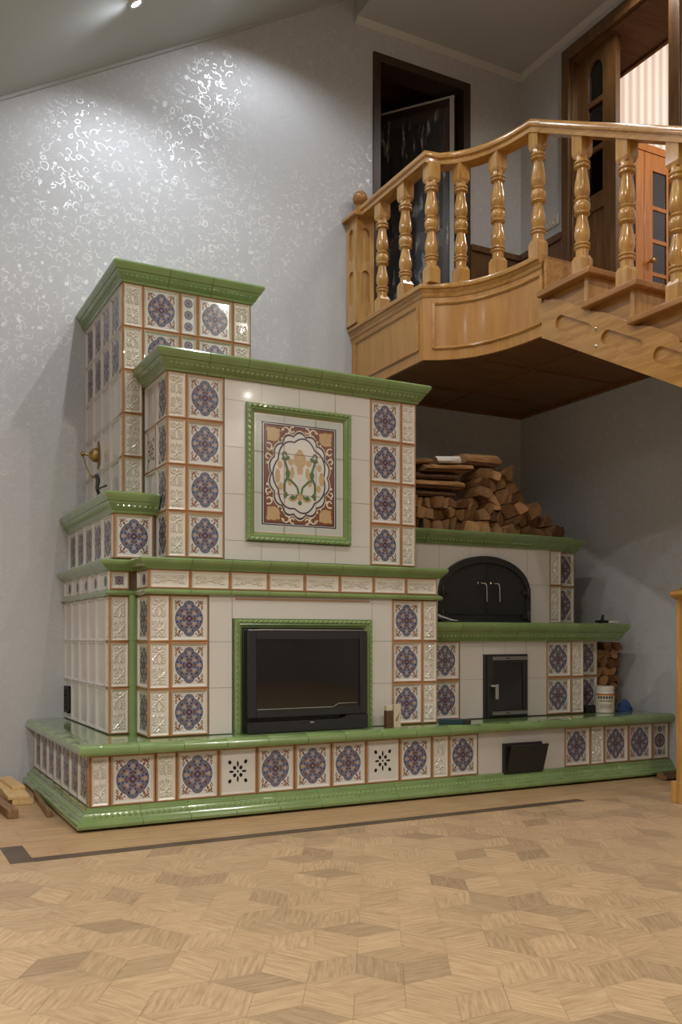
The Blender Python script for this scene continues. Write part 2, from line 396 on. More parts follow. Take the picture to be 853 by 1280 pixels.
# recessed ceiling spots
def spot(x, y, z, flat, label):
    t = thing('ceiling_spot', (x, y, z), label, 'ceiling light', 'recessed ceiling spots')
    a = 0 if flat else math.atan(SLOPE)
    def tr(p):
        px, py, pz = p; return (x + px*cos(a) - pz*sin(a), y + py, z + px*sin(a) + pz*cos(a))
    mb = MB(); mb.lathe(0, 0, [(.030, -.001), (.034, -.006), (.044, -.006), (.047, 0.0)], 'chrome', 24, cap=False); mb.v = [tr(p) for p in mb.v]; mb.build('ring', t)
    mb = MB(); mb.lathe(0, 0, [(.0305, -.002), (.02, -.003), (.001, -.0035)], 'lamp_glow', 20, cap=False); mb.v = [tr(p) for p in mb.v]; mb.build('lens', t)
LB = ['recessed ceiling spot off to the left above the wallpapered wall', 'lit recessed spot in the sloped ceiling at the top left of the photo', 'recessed spot in the sloped ceiling just left of the flat ceiling edge']
for i, (x, y, z, c, e) in enumerate(SPOTS[:3]): spot(x, y, z, False, LB[i])

# ------------------------------------------------------------------ tile kit
class Fr:
    def __init__(s, o, u): s.o = o; s.u = u; s.n = (u[1], -u[0])   # u in plan, v = up, n outward
    def __call__(s, a, b, c=0): return (s.o[0]+s.u[0]*a+s.n[0]*c, s.o[1]+s.u[1]*a+s.n[1]*c, b)
def front(y): return Fr((0, y), (1, 0))
def left(x): return Fr((x, WY), (0, -1))                   # a runs from the back wall towards the camera
def ring(mb, F, r0, n0, r1, n1, m):
    P = [F(r0[0], r0[1], n0), F(r0[2], r0[1], n0), F(r0[2], r0[3], n0), F(r0[0], r0[3], n0), F(r1[0], r1[1], n1), F(r1[2], r1[1], n1), F(r1[2], r1[3], n1), F(r1[0], r1[3], n1)]
    mb.add(P, [[0,1,5,4],[1,2,6,5],[2,3,7,6],[3,0,4,7]], m)
def inset(r, d): return (r[0]+d, r[1]+d, r[2]-d, r[3]-d)
FD = -.009
def cell(mb, F, r, rim='brown', rw=.011, depth=FD, field='white_box'):
    r1 = inset(r, rw*.45); r2 = inset(r, rw); r3 = inset(r, rw+.010)
    ring(mb, F, r, -.002, r1, .003, rim); ring(mb, F, r1, .003, r2, .002, rim); ring(mb, F, r2, .002, r3, depth, field)
    mb.poly([F(r3[0], r3[1], depth), F(r3[2], r3[1], depth), F(r3[2], r3[3], depth), F(r3[0], r3[3], depth)], field)
    return r3
EPS = [0]
def eps():
    EPS[0] = (EPS[0]+1) % 24; return EPS[0]*1.1e-5
def disc(mb, F, cx, cy, rx, ry, c, m, n=10, rot=0):
    c += eps()
    mb.poly([F(cx+rx*cos(2*pi*k/n+rot), cy+ry*sin(2*pi*k/n+rot), c) for k in range(n)], m)
def strip(mb, F, pts, wd, c, m):
    for i in range(len(pts)-1):
        c2 = c+eps()
        (x0, y0), (x1, y1) = pts[i], pts[i+1]; L = math.hypot(x1-x0, y1-y0) or 1e-6; nx, ny = -(y1-y0)/L*wd, (x1-x0)/L*wd
        mb.poly([F(x0-nx, y0-ny, c2), F(x1-nx, y1-ny, c2), F(x1+nx, y1+ny, c2), F(x0+nx, y0+ny, c2)], m)
def medallion(mb, F, r, c0=FD, corners=True):
    cx, cy = (r[0]+r[2])/2, (r[1]+r[3])/2; sx, sy = (r[2]-r[0])/2*.93, (r[3]-r[1])/2*.95
    def D(x, y, q, lv, m, n=8, rot=0): disc(mb, F, cx+x*sx, cy+y*sy, q*sx, q*sy, c0+lv*.0003, m, n, rot)
    if corners:
        for a in (-1, 1):
            for b in (-1, 1):
                for (x0, y0, q) in ((.80, .78, .13), (.93, .62, .07), (.66, .93, .07)):
                    pts = [(cx+a*(x0+q*cos(t))*sx, cy+b*(y0+q*sin(t))*sy) for t in [R(g) for g in range(-60, 241, 50)]]
                    strip(mb, F, pts, .024*sx, c0+.0003, 'rust')
                strip(mb, F, [(cx+a*.58*sx, cy+b*.62*sy), (cx+a*.97*sx, cy+b*.97*sy)], .028*sx, c0+.0004, 'rust')
                for (x0, y0, q, m) in ((.50, .86, .045, 'navy'), (.93, .52, .045, 'navy'), (.95, .82, .05, 'rust'), (.80, .95, .05, 'rust'), (.96, .96, .05, 'olive'), (.66, .72, .055, 'rust')):
                    D(a*x0, b*y0, q, 2, m, 6)
    q_ = min(sx, sy); ly = max(sy-.40*q_, .6*q_) if corners else 0
    def E_(x, y, q, lv, m, n=8, rot=0): disc(mb, F, cx+x, cy+y, q, q, c0+lv*.0003, m, n, rot)
    for lv, m, e in ((3, 'navy', 0), (4, 'steel_blue', .035)):
        E_(0, 0, q_*(.99-e), lv, m, 36)
        if corners:
            for b in (-1, 1): E_(0, b*ly, q_*(.40-e), lv, m, 20)
    def P_(x, y, q, lv, m, n=8, rot=0): E_(x*q_, y*q_, q*q_, lv, m, n, rot)
    for k in range(4):
        t = pi/2*k; yy = ly/q_*sin(t) if corners and k % 2 else .76*sin(t)
        P_(.70*cos(t), yy*.98, .19, 5, 'pale_blue', 10); P_(.74*cos(t), yy*1.0, .105, 6, 'tan', 8)
        P_(.50*cos(t+pi/4), .50*sin(t+pi/4), .22, 5, 'pale_blue', 12); P_(.50*cos(t+pi/4), .50*sin(t+pi/4), .10, 6, 'tan', 8)
        P_(.72*cos(t+pi/4), .72*sin(t+pi/4), .10, 6, 'rust', 6); P_(.80*cos(t+pi/4), .80*sin(t+pi/4), .05, 7, 'navy', 6)
        P_(.42*cos(t), .42*sin(t), .085, 6, 'rust', 6); P_(.55*cos(t), .55*sin(t), .05, 7, 'tan', 6)
        for e in (-.27, .27):
            P_(.86*cos(t+e), .86*sin(t+e), .062, 7, 'navy', 6); P_(.62*cos(t+e), .62*sin(t+e), .058, 7, 'navy', 6); P_(.40*cos(t+e*1.5), .40*sin(t+e*1.5), .058, 7, 'navy', 6); P_(.74*cos(t+e*1.9), .74*sin(t+e*1.9), .045, 7, 'rust', 6)
        if corners and k % 2:
            for e in (-.24, .24): P_(e, yy, .062, 7, 'navy', 6)
            P_(0, yy*1.0+(.22 if yy > 0 else -.22), .04, 7, 'navy', 6)
    P_(0, 0, .29, 6, 'rust', 4); P_(0, 0, .20, 7, 'navy', 4); P_(0, 0, .105, 8, 'pale_blue', 4)
def painted(mb, F, r, **k): medallion(mb, F, inset(cell(mb, F, r, **k), .002))
def narrow_painted(mb, F, r):
    q = cell(mb, F, r); h = (q[3]-q[1])/3
    for i in range(3): medallion(mb, F, (q[0]+.004, q[1]+i*h+.003, q[2]-.004, q[1]+(i+1)*h-.003), corners=False)
def ridge(mb, F, pts, wd, h, c, m):
    for i in range(len(pts)-1):
        (x0, y0), (x1, y1) = pts[i], pts[i+1]; L = math.hypot(x1-x0, y1-y0) or 1e-6; nx, ny = -(y1-y0)/L*wd, (x1-x0)/L*wd
        P = [F(x0-nx, y0-ny, c), F(x1-nx, y1-ny, c), F(x1, y1, c+h), F(x0, y0, c+h), F(x1+nx, y1+ny, c), F(x0+nx, y0+ny, c)]
        mb.add(P, [[0,1,2,3],[3,2,4,5]], m)
def scroll(mb, F, fx, fy, pts, wd=.0032, h=.0065): ridge(mb, F, [(fx(p), fy(p)) for p in pts], wd, h, -.006, 'relief')
def spiral(x, y, r, a0, turns, n=9, k=.55): return [(x+r*(1-k*i/n)*cos(a0+turns*2*pi*i/n), y+r*(1-k*i/n)*sin(a0+turns*2*pi*i/n)) for i in range(n+1)]
def relief(mb, F, r, rim='brown', horiz=False):
    q = cell(mb, F, r, rim=rim, rw=.009 if not horiz else .010, depth=-.006, field='relief')
    cx, cy = (q[0]+q[2])/2, (q[1]+q[3])/2; sx, sy = (q[2]-q[0])/2*.92, (q[3]-q[1])/2*.95
    for a in (-1, 1):
        for b in (-1, 1):
            if horiz:
                fx = lambda p: cx+a*p[0]*sx; fy = lambda p: cy+p[1]*sy*b
                for s_ in (spiral(.30, .15, .34, pi, .8), spiral(.72, .30, .22, pi*1.2, .8)): ridge(mb, F, [(cx+a*px*sx, cy+b*py*sy*1.4) for px, py in s_], .0052, .005, -.006, 'relief')
                ridge(mb, F, [(cx+a*.5*sx, cy+b*.1*sy), (cx+a*.75*sx, cy+b*.62*sy), (cx+a*.97*sx, cy+b*.5*sy)], .0052, .005, -.006, 'relief')
            else:
                T = sy/sx
                Q = lambda pts, wd=.0058, h=.0055: ridge(mb, F, [(cx+a*px*sx, cy+b*py*sx) for px, py in pts], wd, h, -.006, 'relief')
                Q(spiral(.56, T-.50, .36, pi*.5, -.95)); Q(spiral(.58, T*.52, .34, -pi*.5, .95)); Q(spiral(.62, T*.20, .27, pi*.5, -.9))
                Q([(.06, T-.95), (.40, T-.62), (.92, T-.10)], .0062); Q([(.06, T-.95), (.45, T*.50+.1), (.94, T*.30)]); Q([(.0, T-.42), (.26, T-.14), (.5, T-.06)]); Q([(.02, T*.10), (.30, T*.30), (.30, T*.42)], .0045)
def smooth_tile(mb, F, r, g=.0009):
    mb.poly([F(r[0]+g, r[1]+g, 0), F(r[2]-g, r[1]+g, 0), F(r[2]-g, r[3]-g, 0), F(r[0]+g, r[3]-g, 0)], 'white')
def box_tile(mb, F, r): cell(mb, F, r, rim='white_box', rw=.008)
def core(mb, x0, y0, z0, x1, y1, z1, m='white_grout'): mb.box(x0, y0, z0, x1, y1, z1, m)
G = .0125                                                  # how far the core sits behind the tile faces
ROW = .243

# ------------------------------------------------------------------ THE STOVE
ST = thing('tiled_stove', (0.9, 4.34, 0), 'tall tiled corner stove with painted blue tiles, green cornices and black fireplace', 'stove')
ST['category'] = 'stove'
# foot plinth
mb = MB(); pth = [(.965, WY), (.965, 4.41), (WX, 4.41)]
mb.box(.975, 4.42, 0, WX, WY-.005, .10, 'hole')  # near-black core, shade of the gap under the plinth put into its colour
sweep(mb, pth, [(0, .010), (.060, .010), (.070, .016), (.073, .028), (.068, .040), (.058, .045), (.050, .047), (.046, .056), (.030, .078), (.027, .081), (.027, .086), (.016, .090), (.014, .100), (0, .103)], 'green', pitch=.235)
bumps(mb, pth, .038, .067, .010, 'green_relief', tilt=-.75, h=.010, step=.028)
mb.build('plinth', ST)
# bench face
mb = MB(); core(mb, .965+G, 4.41+G, .10, WX, WY-.006, .352, 'grout'); F = front(4.41); z0, z1 = .102, .350
for a, b in ((.969, 1.063), (1.289, 1.395), (2.915, 3.030), (4.119, 4.236)): relief(mb, F, (a, z0, b, z1))
for a, b in ((1.065, 1.287), (1.397, 1.615), (1.828, 2.042), (2.044, 2.262), (2.264, 2.478), (2.697, 2.913), (3.032, 3.240), (3.905, 4.117), (4.238, 4.448), (4.450, 4.664), (4.666, 4.816)): painted(mb, F, (a, z0, b if b < 4.8 else 4.816, z1))
mb.poly([F(3.241, z0, 0), F(3.903, z0, 0), F(3.903, z1, 0), F(3.241, z1, 0)], 'white')
F = left(.965); n = 7; a1 = WY-4.46
for i in range(n): painted(mb, F, (a1/n*i, z0, a1/n*(i+1), z1), rim='grout', rw=.008)
cell(mb, F, (a1, z0, WY-4.41, z1), field='brown', depth=-.003)
mb.build('bench_face', ST)
def vent_tile(F, a, z0, b, z1):
    mb = MB(); q = cell(mb, F, (a, z0, b, z1), depth=-.004, field='white'); cx, cy = (q[0]+q[2])/2, (q[1]+q[3])/2; s = (q[2]-q[0])/2
    def petal(x, y, rx, ry, rot):
        P = []
        for k in range(14):
            t = 2*pi*k/14; u, v = rx*cos(t), ry*sin(t)*(1 if abs(cos(t)) < .9 else .6); P.append(F(cx+s*(x+u*cos(rot)-v*sin(rot)), cy+s*1.12*(y+u*sin(rot)+v*cos(rot)), -.0036))
        mb.poly(P, 'hole')
    for k in range(4):
        t = pi/2*k; petal(.42*cos(t), .42*sin(t), .17, .065, t)
        t += pi/4; petal(.29*cos(t), .29*sin(t), .125, .105, t); petal(.74*cos(t), .74*sin(t), .13, .105, t)
    petal(0, 0, .07, .07, 0)
    return mb.build('vent_tile', ST, label='white tile pierced with a star of dark holes')
vent_tile(front(4.41), 1.617, .102, 1.826, .350); vent_tile(front(4.41), 2.480, .102, 2.695, .350)
# bench slab
mb = MB(); mb.box(.95, 4.40, .352, WX-.002, WY-.004, .4049, 'green')
pth = [(.965, WY-.004), (.965, 4.41), (WX-.002, 4.41)]
sweep(mb, pth, [(-.02, .350), (.030, .350), (.046, .354), (.053, .364), (.055, .376), (.051, .392), (.042, .401), (.030, .405), (-.05, .4051)], 'green', pitch=.222)
mb.build('bench_slab', ST)
# rear wing, left of the fireplace
ZB = .405; rows = [1.136, .894, .651, .408]
mb = MB(); core(mb, 1.15+G, 4.79+G, ZB, 1.30, WY-.004, 1.14); F = front(4.79)
for i in range(3): relief(mb, F, (1.152, rows[i+1], 1.256, rows[i]))
F = left(1.15); a1 = WY-4.875
for i in range(3):
    for k in range(5): box_tile(mb, F, (a1/5*k, rows[i+1], a1/5*(k+1), rows[i]))
    relief(mb, F, (a1, rows[i+1], WY-4.79, rows[i]))
mb.build('wing', ST)
mb = MB(); mb.lathe(1.276, 4.775, [(.026, ZB), (.026, .66), (.024, .662), (.026, .664), (.026, .90), (.024, .902), (.026, .904), (.026, 1.14)], 'green', 16); mb.build('corner_fillet', ST)
mb = MB(); F = left(1.15)                                   # ventilation grille low on the wing
a, b = WY-5.93, WY-5.79
for zz in (.445, .60): mb.prism([(a, zz), (b, zz), (b, zz+.012), (a, zz+.012)], F, .0, .012, 'cast_iron')
for aa in (a, b-.012): mb.prism([(aa, .445), (aa+.012, .445), (aa+.012, .612), (aa, .612)], F, 0, .012, 'cast_iron')
mb.prism([(a, .447), (b, .447), (b, .61), (a, .61)], F, -.004, .003, 'hole')
for k in range(9): mb.prism([(a+.012, .460+k*.016), (b-.012, .460+k*.016), (b-.012, .467+k*.016), (a+.012, .467+k*.016)], F, .003, .009, 'cast_iron')
mb.build('vent_grille', ST, label='small black ventilation grille')
# lower fireplace body
mb = MB(); core(mb, 1.29+G, 4.55+G, ZB, 3.043, 5.5, 1.14); F = front(4.55)
for i in range(3):
    relief(mb, F, (1.291, rows[i+1], 1.404, rows[i])); painted(mb, F, (1.404, rows[i+1], 1.613, rows[i]))
    smooth_tile(mb, F, (1.614, rows[i+1], 1.742, rows[i])); smooth_tile(mb, F, (2.596, rows[i+1], 2.730, rows[i]))
    painted(mb, F, (2.731, rows[i+1], 2.938, rows[i])); relief(mb, F, (2.938, rows[i+1], 3.043, rows[i]))
mb.poly([F(1.743, 1.017, 0), F(2.595, 1.017, 0), F(2.595, 1.136, 0), F(1.743, 1.136, 0)], 'white')
mb.prism([(1.76, 1.118), (2.58, 1.118), (2.58, 1.126), (1.76, 1.126)], F, 0, .006, 'brown')
F = left(1.29)
for i in range(3): painted(mb, F, (WY-4.765, rows[i+1], WY-4.55, rows[i]))
Fr3 = Fr((3.043, 4.55), (0, 1))
for i in range(3): box_tile(mb, Fr3, (0, rows[i+1], .11, rows[i]))
mb.build('fireplace_body', ST)
# green moulded surround of the fireplace
def moulded_frame(F, a0, b0, a1, b1, wd, name, sides='lrtb'):
    mb = MB(); pr = [(0, 0), (0, .020), (.006, .026), (.018, .026), (.022, .020), (.030, .022), (.037, .014), (wd, .008), (wd, 0)]
    loops = []
    for d, c in pr: loops.append([(a0+d, b0+(d if 'b' in sides else 0)), (a1-d, b0+(d if 'b' in sides else 0)), (a1-d, b1-d), (a0+d, b1-d)])
    for i in range(len(pr)-1):
        for k in range(4):
            if k == 0 and 'b' not in sides: continue
            q = (k+1) % 4
            P = [F(*loops[i][k], pr[i][1]), F(*loops[i][q], pr[i][1]), F(*loops[i+1][q], pr[i+1][1]), F(*loops[i+1][k], pr[i+1][1])]
            mb.add(P, [[0, 1, 2, 3]], 'green')
    d = .012                                                # twisted-leaf beading
    seq = [((a0+d, b0), (a0+d, b1-d)), ((a0+d, b1-d), (a1-d, b1-d)), ((a1-d, b1-d), (a1-d, b0))] + ([((a1-d, b0+d), (a0+d, b0+d))] if 'b' in sides else [])
    for (x0, y0), (x1, y1) in seq:
        L = math.hypot(x1-x0, y1-y0); k = int(L/.030); ux, uy = (x1-x0)/L, (y1-y0)/L
        for j in range(k):
            t = (j+.5)/k*L; px, py = x0+ux*t, y0+uy*t
            P = [F(px, py, .034)]
            for q in range(6):
                g = 2*pi*q/6; e, h = .013*cos(g), .0075*sin(g); e2, h2 = e*.87-h*.5, e*.5+h*.87
                P.append(F(px+ux*e2-uy*h2, py+uy*e2+ux*h2, .0255))
            mb.add(P, [[0, 1+q, 1+(q+1) % 6] for q in range(6)], 'green_relief')
    return mb
moulded_frame(front(4.55), 1.750, .406, 2.588, 1.014, .046, '', 'lrt').build('fireplace_surround', ST)
# steel insert
mb = MB(); Y = 4.55
mb.box(1.797, Y-.022, .407, 2.535, Y+.01, .962, 'black_steel')
ins = mb.build('fireplace_insert', ST, bevel=.003)
def ibox(n, x0, y0, z0, x1, y1, z1, m, par=None, bev=.003): q = MB(); q.box(x0, y0, z0, x1, y1, z1, m); return q.build(n, par or ins, bevel=bev)
ORG[ins.name] = ORG[ST.name]
mb = MB()
for bx in ((1.806, 4.488, .488, 1.856, Y-.02, .952), (2.484, 4.488, .488, 2.530, Y-.02, .952), (1.856, 4.488, .905, 2.484, Y-.02, .952), (1.856, 4.488, .488, 2.484, Y-.02, .535)): mb.box(*bx, 'black_steel')
mb.build('door_frame', ins, bevel=.003)
ibox('glass_pane', 1.85, 4.497, .53, 2.49, 4.503, .91, 'dark_glass')
mb = MB(); mb.tube([(1.86, 4.486, .533), (2.31, 4.486, .533), (2.345, 4.486, .551), (2.46, 4.486, .553)], .0022, 'chrome', 6); mb.build('trim_wire', ins)
mb = MB(); mb.prism([(1.803, .409), (2.530, .409), (2.530, .486), (2.40, .486), (2.375, .470), (2.34, .466), (1.803, .466)], lambda u, v, a: (u, a, v), 4.55, 4.478, 'black_steel'); mb.box(2.165, 4.472, .448, 2.192, 4.480, .459, 'brushed_steel'); mb.build('ash_lip', ins, bevel=.003)
mb = MB(); mb.tube([(1.81, 4.487, .955), (1.90, 4.487, .957), (2.52, 4.487, .956)], .003, 'brushed_steel', 6); mb.build('top_bar', ins)
# mantel: lower fillet, relief band, top shelf
mpath = [(1.15, WY-.004), (1.15, 4.79), (1.29, 4.79), (1.29, 4.55), (3.043, 4.55), (3.043, 4.66)]
mb = MB(); core(mb, 1.15+G, 4.79+G, 1.136, 1.31, WY-.005, 1.32, 'grout'); core(mb, 1.29+G, 4.55+G, 1.136, 3.043-.002, 5.5, 1.32, 'grout')
F = front(4.55)
for k in range(8): relief(mb, F, (1.293+k*.21875, 1.166, 1.293+(k+1)*.21875, 1.268), horiz=True)
F = left(1.15); a1 = WY-4.79
for k in range(5):
    q = cell(mb, F, (a1/5*k, 1.166, a1/5*(k+1), 1.268), rim='white_box', rw=.008); medallion(mb, F, (q[0]+.02, q[1]+.002, q[2]-.02, q[3]-.002), corners=False)
q = cell(mb, front(4.79), (1.152, 1.166, 1.258, 1.268)); medallion(mb, front(4.79), inset(q, .006))
q = cell(mb, left(1.29), (WY-4.765, 1.166, WY-4.55, 1.268)); medallion(mb, left(1.29), (q[0]+.03, q[1], q[2]-.03, q[3]), corners=False)
box_tile(mb, Fr3, (0, 1.166, .11, 1.268))
mb.build('mantel_band', ST)
mb = MB(); sweep(mb, mpath, [(-.012, 1.134), (.012, 1.136), (.022, 1.141), (.026, 1.150), (.022, 1.160), (.010, 1.166), (-.012, 1.167)], 'green', pitch=.2188); mb.build('band_moulding', ST)
mb = MB(); sweep(mb, mpath, [(-.012, 1.264), (.010, 1.266), (.016, 1.270), (.030, 1.285), (.043, 1.297), (.049, 1.306), (.050, 1.316), (.044, 1.324), (-.04, 1.326)], 'green', pitch=.2188)
mb.box(1.16, 4.80, 1.30, 1.42, WY-.006, 1.3255, 'green'); mb.box(1.30, 4.56, 1.30, 3.04, 5.5, 1.3255, 'green')
mb.build('mantel_shelf', ST)
# small upper bench at the left
mb = MB(); core(mb, 1.175+G, 4.79+G, 1.325, 1.40, WY-.005, 1.60, 'grout')
painted(mb, front(4.79), (1.178, 1.333, 1.388, 1.572))
F = left(1.175); a1 = WY-4.84
for k in range(5): painted(mb, F, (a1/5*k, 1.333, a1/5*(k+1), 1.572), rim='white_box', rw=.006)
cell(mb, F, (a1, 1.333, WY-4.79, 1.572), field='white_box')
mb.build('side_bench', ST)
def cornice(mb, path, zb, out, h, base=0):
    s = h/.105; o = out/.07
    sweep(mb, path, [(-.012, zb), (.008*o, zb), (.014*o, zb+.006*s), (.016*o, zb+.014*s), (.022*o, zb+.017*s), (.040*o, zb+.046*s), (.046*o, zb+.052*s), (.047*o, zb+.058*s), (.053*o, zb+.060*s), (.060*o, zb+.072*s), (.068*o, zb+.082*s), (.070*o, zb+.094*s), (.064*o, zb+.103*s), (-.03, zb+.105*s)], 'green', pitch=.222)
    bumps(mb, path, .031*o, zb+.031*s, .010*s, 'green_relief', tilt=.6, step=.028, h=.009)
mb = MB(); cornice(mb, [(1.175, WY-.005), (1.175, 4.79), (1.408, 4.79)], 1.570, .058, .110); mb.box(1.185, 4.80, 1.60, 1.42, WY-.006, 1.6798, 'green'); mb.build('side_bench_cornice', ST)
# overmantel
R2 = [2.308, 2.065, 1.822, 1.579, 1.336]; XU, YU = 1.408, 4.62
mb = MB(); core(mb, XU+G, YU+G, 1.325, 2.935, 5.5, 2.33); F = front(YU)
for i in range(4):
    relief(mb, F, (XU+.001, R2[i+1], 1.515, R2[i])); painted(mb, F, (1.515, R2[i+1], 1.724, R2[i]))
    painted(mb, F, (2.624, R2[i+1], 2.834, R2[i])); relief(mb, F, (2.834, R2[i+1], 2.935, R2[i]))
cols = [1.725, 1.94, 2.168, 2.395, 2.623]
for zt, zb_ in ((2.308, 2.195), (1.44, 1.336)):
    for k in range(4): smooth_tile(mb, F, (cols[k], zb_, cols[k+1], zt))
for zt, zb_ in ((2.195, 1.943), (1.943, 1.690), (1.690, 1.44)):
    smooth_tile(mb, F, (1.725, zb_, 1.852, zt)); smooth_tile(mb, F, (2.487, zb_, 2.623, zt))
F = left(XU)
for i in range(4):
    painted(mb, F, (WY-4.815, R2[i+1], WY-YU, R2[i]), rim='white_box' if 0 else 'brown', rw=.006)
    if i != 1: box_tile(mb, F, (WY-5.03, R2[i+1], WY-4.815, R2[i]))
Fu = Fr((2.935, YU), (0, 1))
for i in range(4): box_tile(mb, Fu, (0, R2[i+1], .22, R2[i]))
mb.build('overmantel', ST)
vent_tile(left(XU), WY-5.03, R2[2], WY-4.815, R2[1])
mb = MB(); cornice(mb, [(XU, 5.03), (XU, YU), (2.935, YU), (2.935, 5.5)], 2.306, .070, .108); mb.box(XU+.01, YU+.01, 2.33, 2.93, 5.5, 2.4135, 'green'); mb.build('overmantel_cornice', ST)
# decorative panel in its green frame: a plain generic scroll ornament
F = front(YU-.004); pa = (1.893, 1.488, 2.444, 2.146)
mb = MB(); cx, cy = (pa[0]+pa[2])/2, (pa[1]+pa[3])/2; W, H = (pa[2]-pa[0])/2, (pa[3]-pa[1])/2
def rect(k, lv, m): mb.poly([F(cx-W*k[0], cy-H*k[1], lv), F(cx+W*k[0], cy-H*k[1], lv), F(cx+W*k[0], cy+H*k[1], lv), F(cx-W*k[0], cy+H*k[1], lv)], m)
mb.prism([(pa[0], pa[1]), (pa[2], pa[1]), (pa[2], pa[3]), (pa[0], pa[3])], F, -.003, .0, 'tan')
rect((.985, .985), .0003, 'white'); rect((.96, .965), .0006, 'pale_grey'); rect((.845, .87), .0009, 'white'); rect((.835, .86), .0012, 'plum'); rect((.805, .84), .0015, 'white'); rect((.79, .83), .0018, 'plum'); rect((.765, .81), .0021, 'rust')
def DD(x, y, q, lv, m, n=12, ry=None): disc(mb, F, cx+x*W, cy+y*H, q*W, (ry or q)*W, lv, m, n)
for a in (-1, 1):                                          # corner flowers and vine scrolls
    for b in (-1, 1):
        DD(a*.58, b*.66, .145, .0024, 'tan', 9); DD(a*.69, b*.74, .05, .0024, 'tan', 6); DD(a*.47, b*.73, .04, .0024, 'tan', 6); DD(a*.68, b*.58, .04, .0024, 'tan', 6)
        for (x0, y0, q, t0, tr) in ((.30, .73, .10, 0, .8), (.16, .76, .07, 2, -.8), (.68, .44, .09, 1, .8), (.70, .28, .07, 3, -.8), (.44, .56, .07, 2, .7)):
            strip(mb, F, [(cx+a*px*W, cy+b*(y0+(py-y0)*W/H)*H) for px, py in spiral(x0, y0, q, t0, tr, 8)], .004, .0026, 'label_white')
        for (x0, y0, q) in ((.24, .70, .035), (.36, .76, .03), (.62, .42, .035), (.71, .34, .03), (.71, .18, .03)): DD(a*x0, b*y0, q, .0027, 'label_white', 6)
def scallop(k, lv, m, amp=.055, nl=14):
    P = []
    for i in range(nl*6):
        t = 2*pi*i/(nl*6); q = k*(1-amp+amp*1.6*abs(sin(t*nl/2))); P.append(F(cx+.665*q*cos(t)*W, cy+.715*q*sin(t)*H, lv))
    mb.poly(P, m)
scallop(1.04, .0030, 'label_white'); scallop(1.015, .0033, 'plum'); scallop(.965, .0036, 'white'); scallop(.90, .0039, 'white')
def scallop_line(k, lv, m, wd, amp, nl):
    P = [(cx+.665*k*(1-amp+amp*1.6*abs(sin(pi*i/6/2*1))) * cos(2*pi*i/(nl*6))*W, cy+.715*k*(1-amp+amp*1.6*abs(sin(pi*i/6/2)))*sin(2*pi*i/(nl*6))*H) for i in range(nl*6+1)]
    for i in range(len(P)-1):
        if (i // 6) % 2 == 0 or True: strip(mb, F, P[i:i+2], wd, lv, m)
scallop_line(.86, .0042, 'plum', .0045, .07, 14)
for a in (-1, 1):                                          # tan and green vine spray
    DD(a*.49, -.03, .06, .0044, 'tan', 9, .15); DD(a*.44, .16, .055, .0044, 'tan', 8, .08); DD(a*.42, -.20, .06, .0044, 'tan', 8, .08); DD(a*.22, -.10, .06, .0044, 'tan', 8, .10); DD(a*.17, .05, .05, .0044, 'tan', 7, .12); DD(a*.20, .22, .07, .0044, 'tan', 7); DD(a*.16, -.40, .10, .0044, 'tan', 8, .06)
    def vine(pts, wd): strip(mb, F, [(cx+a*x*W, cy+y*H) for x, y in pts], wd, .0050, 'olive')
    vine([(.30, .30), (.33, .22), (.29, .12), (.24, .0), (.29, -.06), (.34, -.14), (.34, -.30)], .007)
    vine([(.29, -.06), (.18, -.10), (.06, -.20), (.03, -.30), (.10, -.38), (.18, -.36)], .006)
    vine([(.33, -.30), (.28, -.36)], .010); vine([(.30, .30), (.24, .27)], .012); vine([(.31, .24), (.40, .28)], .009)
    vine(spiral(.33, .34, .06, -1.2, .8, 7), .005); DD(a*.27, .02, .055, .0050, 'olive', 8, .09); DD(a*.16, -.38, .06, .0051, 'olive', 7, .05); DD(a*.33, -.36, .035, .0051, 'olive', 6, .06)
DD(0, .27, .14, .0046, 'tan', 14, .17); DD(0, .40, .06, .00465, 'tan', 8); DD(0, .10, .07, .0047, 'tan', 8, .13); DD(0, -.02, .055, .0049, 'label_white', 10); DD(0, -.46, .05, .0050, 'olive', 6); DD(0, -.36, .075, .00505, 'tan', 8)
for k in (-.345, .36): mb.poly([F(cx+W*k-.0012, pa[1], .0056), F(cx+W*k+.0012, pa[1], .0056), F(cx+W*k+.0012, pa[3], .0056), F(cx+W*k-.0012, pa[3], .0056)], 'grout')
for k in (-.33, .35): mb.poly([F(pa[0], cy+H*k-.0012, .0057), F(pa[2], cy+H*k-.0012, .0057), F(pa[2], cy+H*k+.0012, .0057), F(pa[0], cy+H*k+.0012, .0057)], 'grout')
pnl = mb.build('ornamental_panel', ST, label='nine-tile ornamental panel with scalloped oval and green vines')
ORG[pnl.name] = ORG[ST.name]
moulded_frame(front(YU), 1.848, 1.443, 2.489, 2.191, .046, '').build('panel_frame', pnl)
# chimney tower
XT, YT = 1.283, 5.03; R3 = [2.884, 2.643, 2.402, 2.161, 1.920, 1.690]
mb = MB(); core(mb, XT+G, YT+G, 1.325, 2.045-.001, WY-.004, 2.90); F = front(YT)
for i in range(5): relief(mb, F, (XT+.001, R3[i+1], 1.397, R3[i]))
for i in range(2):
    painted(mb, F, (1.397, R3[i+1], 1.611, R3[i])); narrow_painted(mb, F, (1.611, R3[i+1], 1.716, R3[i])); painted(mb, F, (1.716, R3[i+1], 1.931, R3[i])); relief(mb, F, (1.931, R3[i+1], 2.044, R3[i]))
F = left(XT); a1 = WY-5.11
for i in range(5):
    for k in range(4):
        (painted if i < 2 else box_tile)(mb, F, (a1/4*k, R3[i+1], a1/4*(k+1), R3[i]), **({'rim': 'white_box', 'rw': .006} if i < 2 else {}))
    relief(mb, F, (a1, R3[i+1], WY-YT, R3[i]))
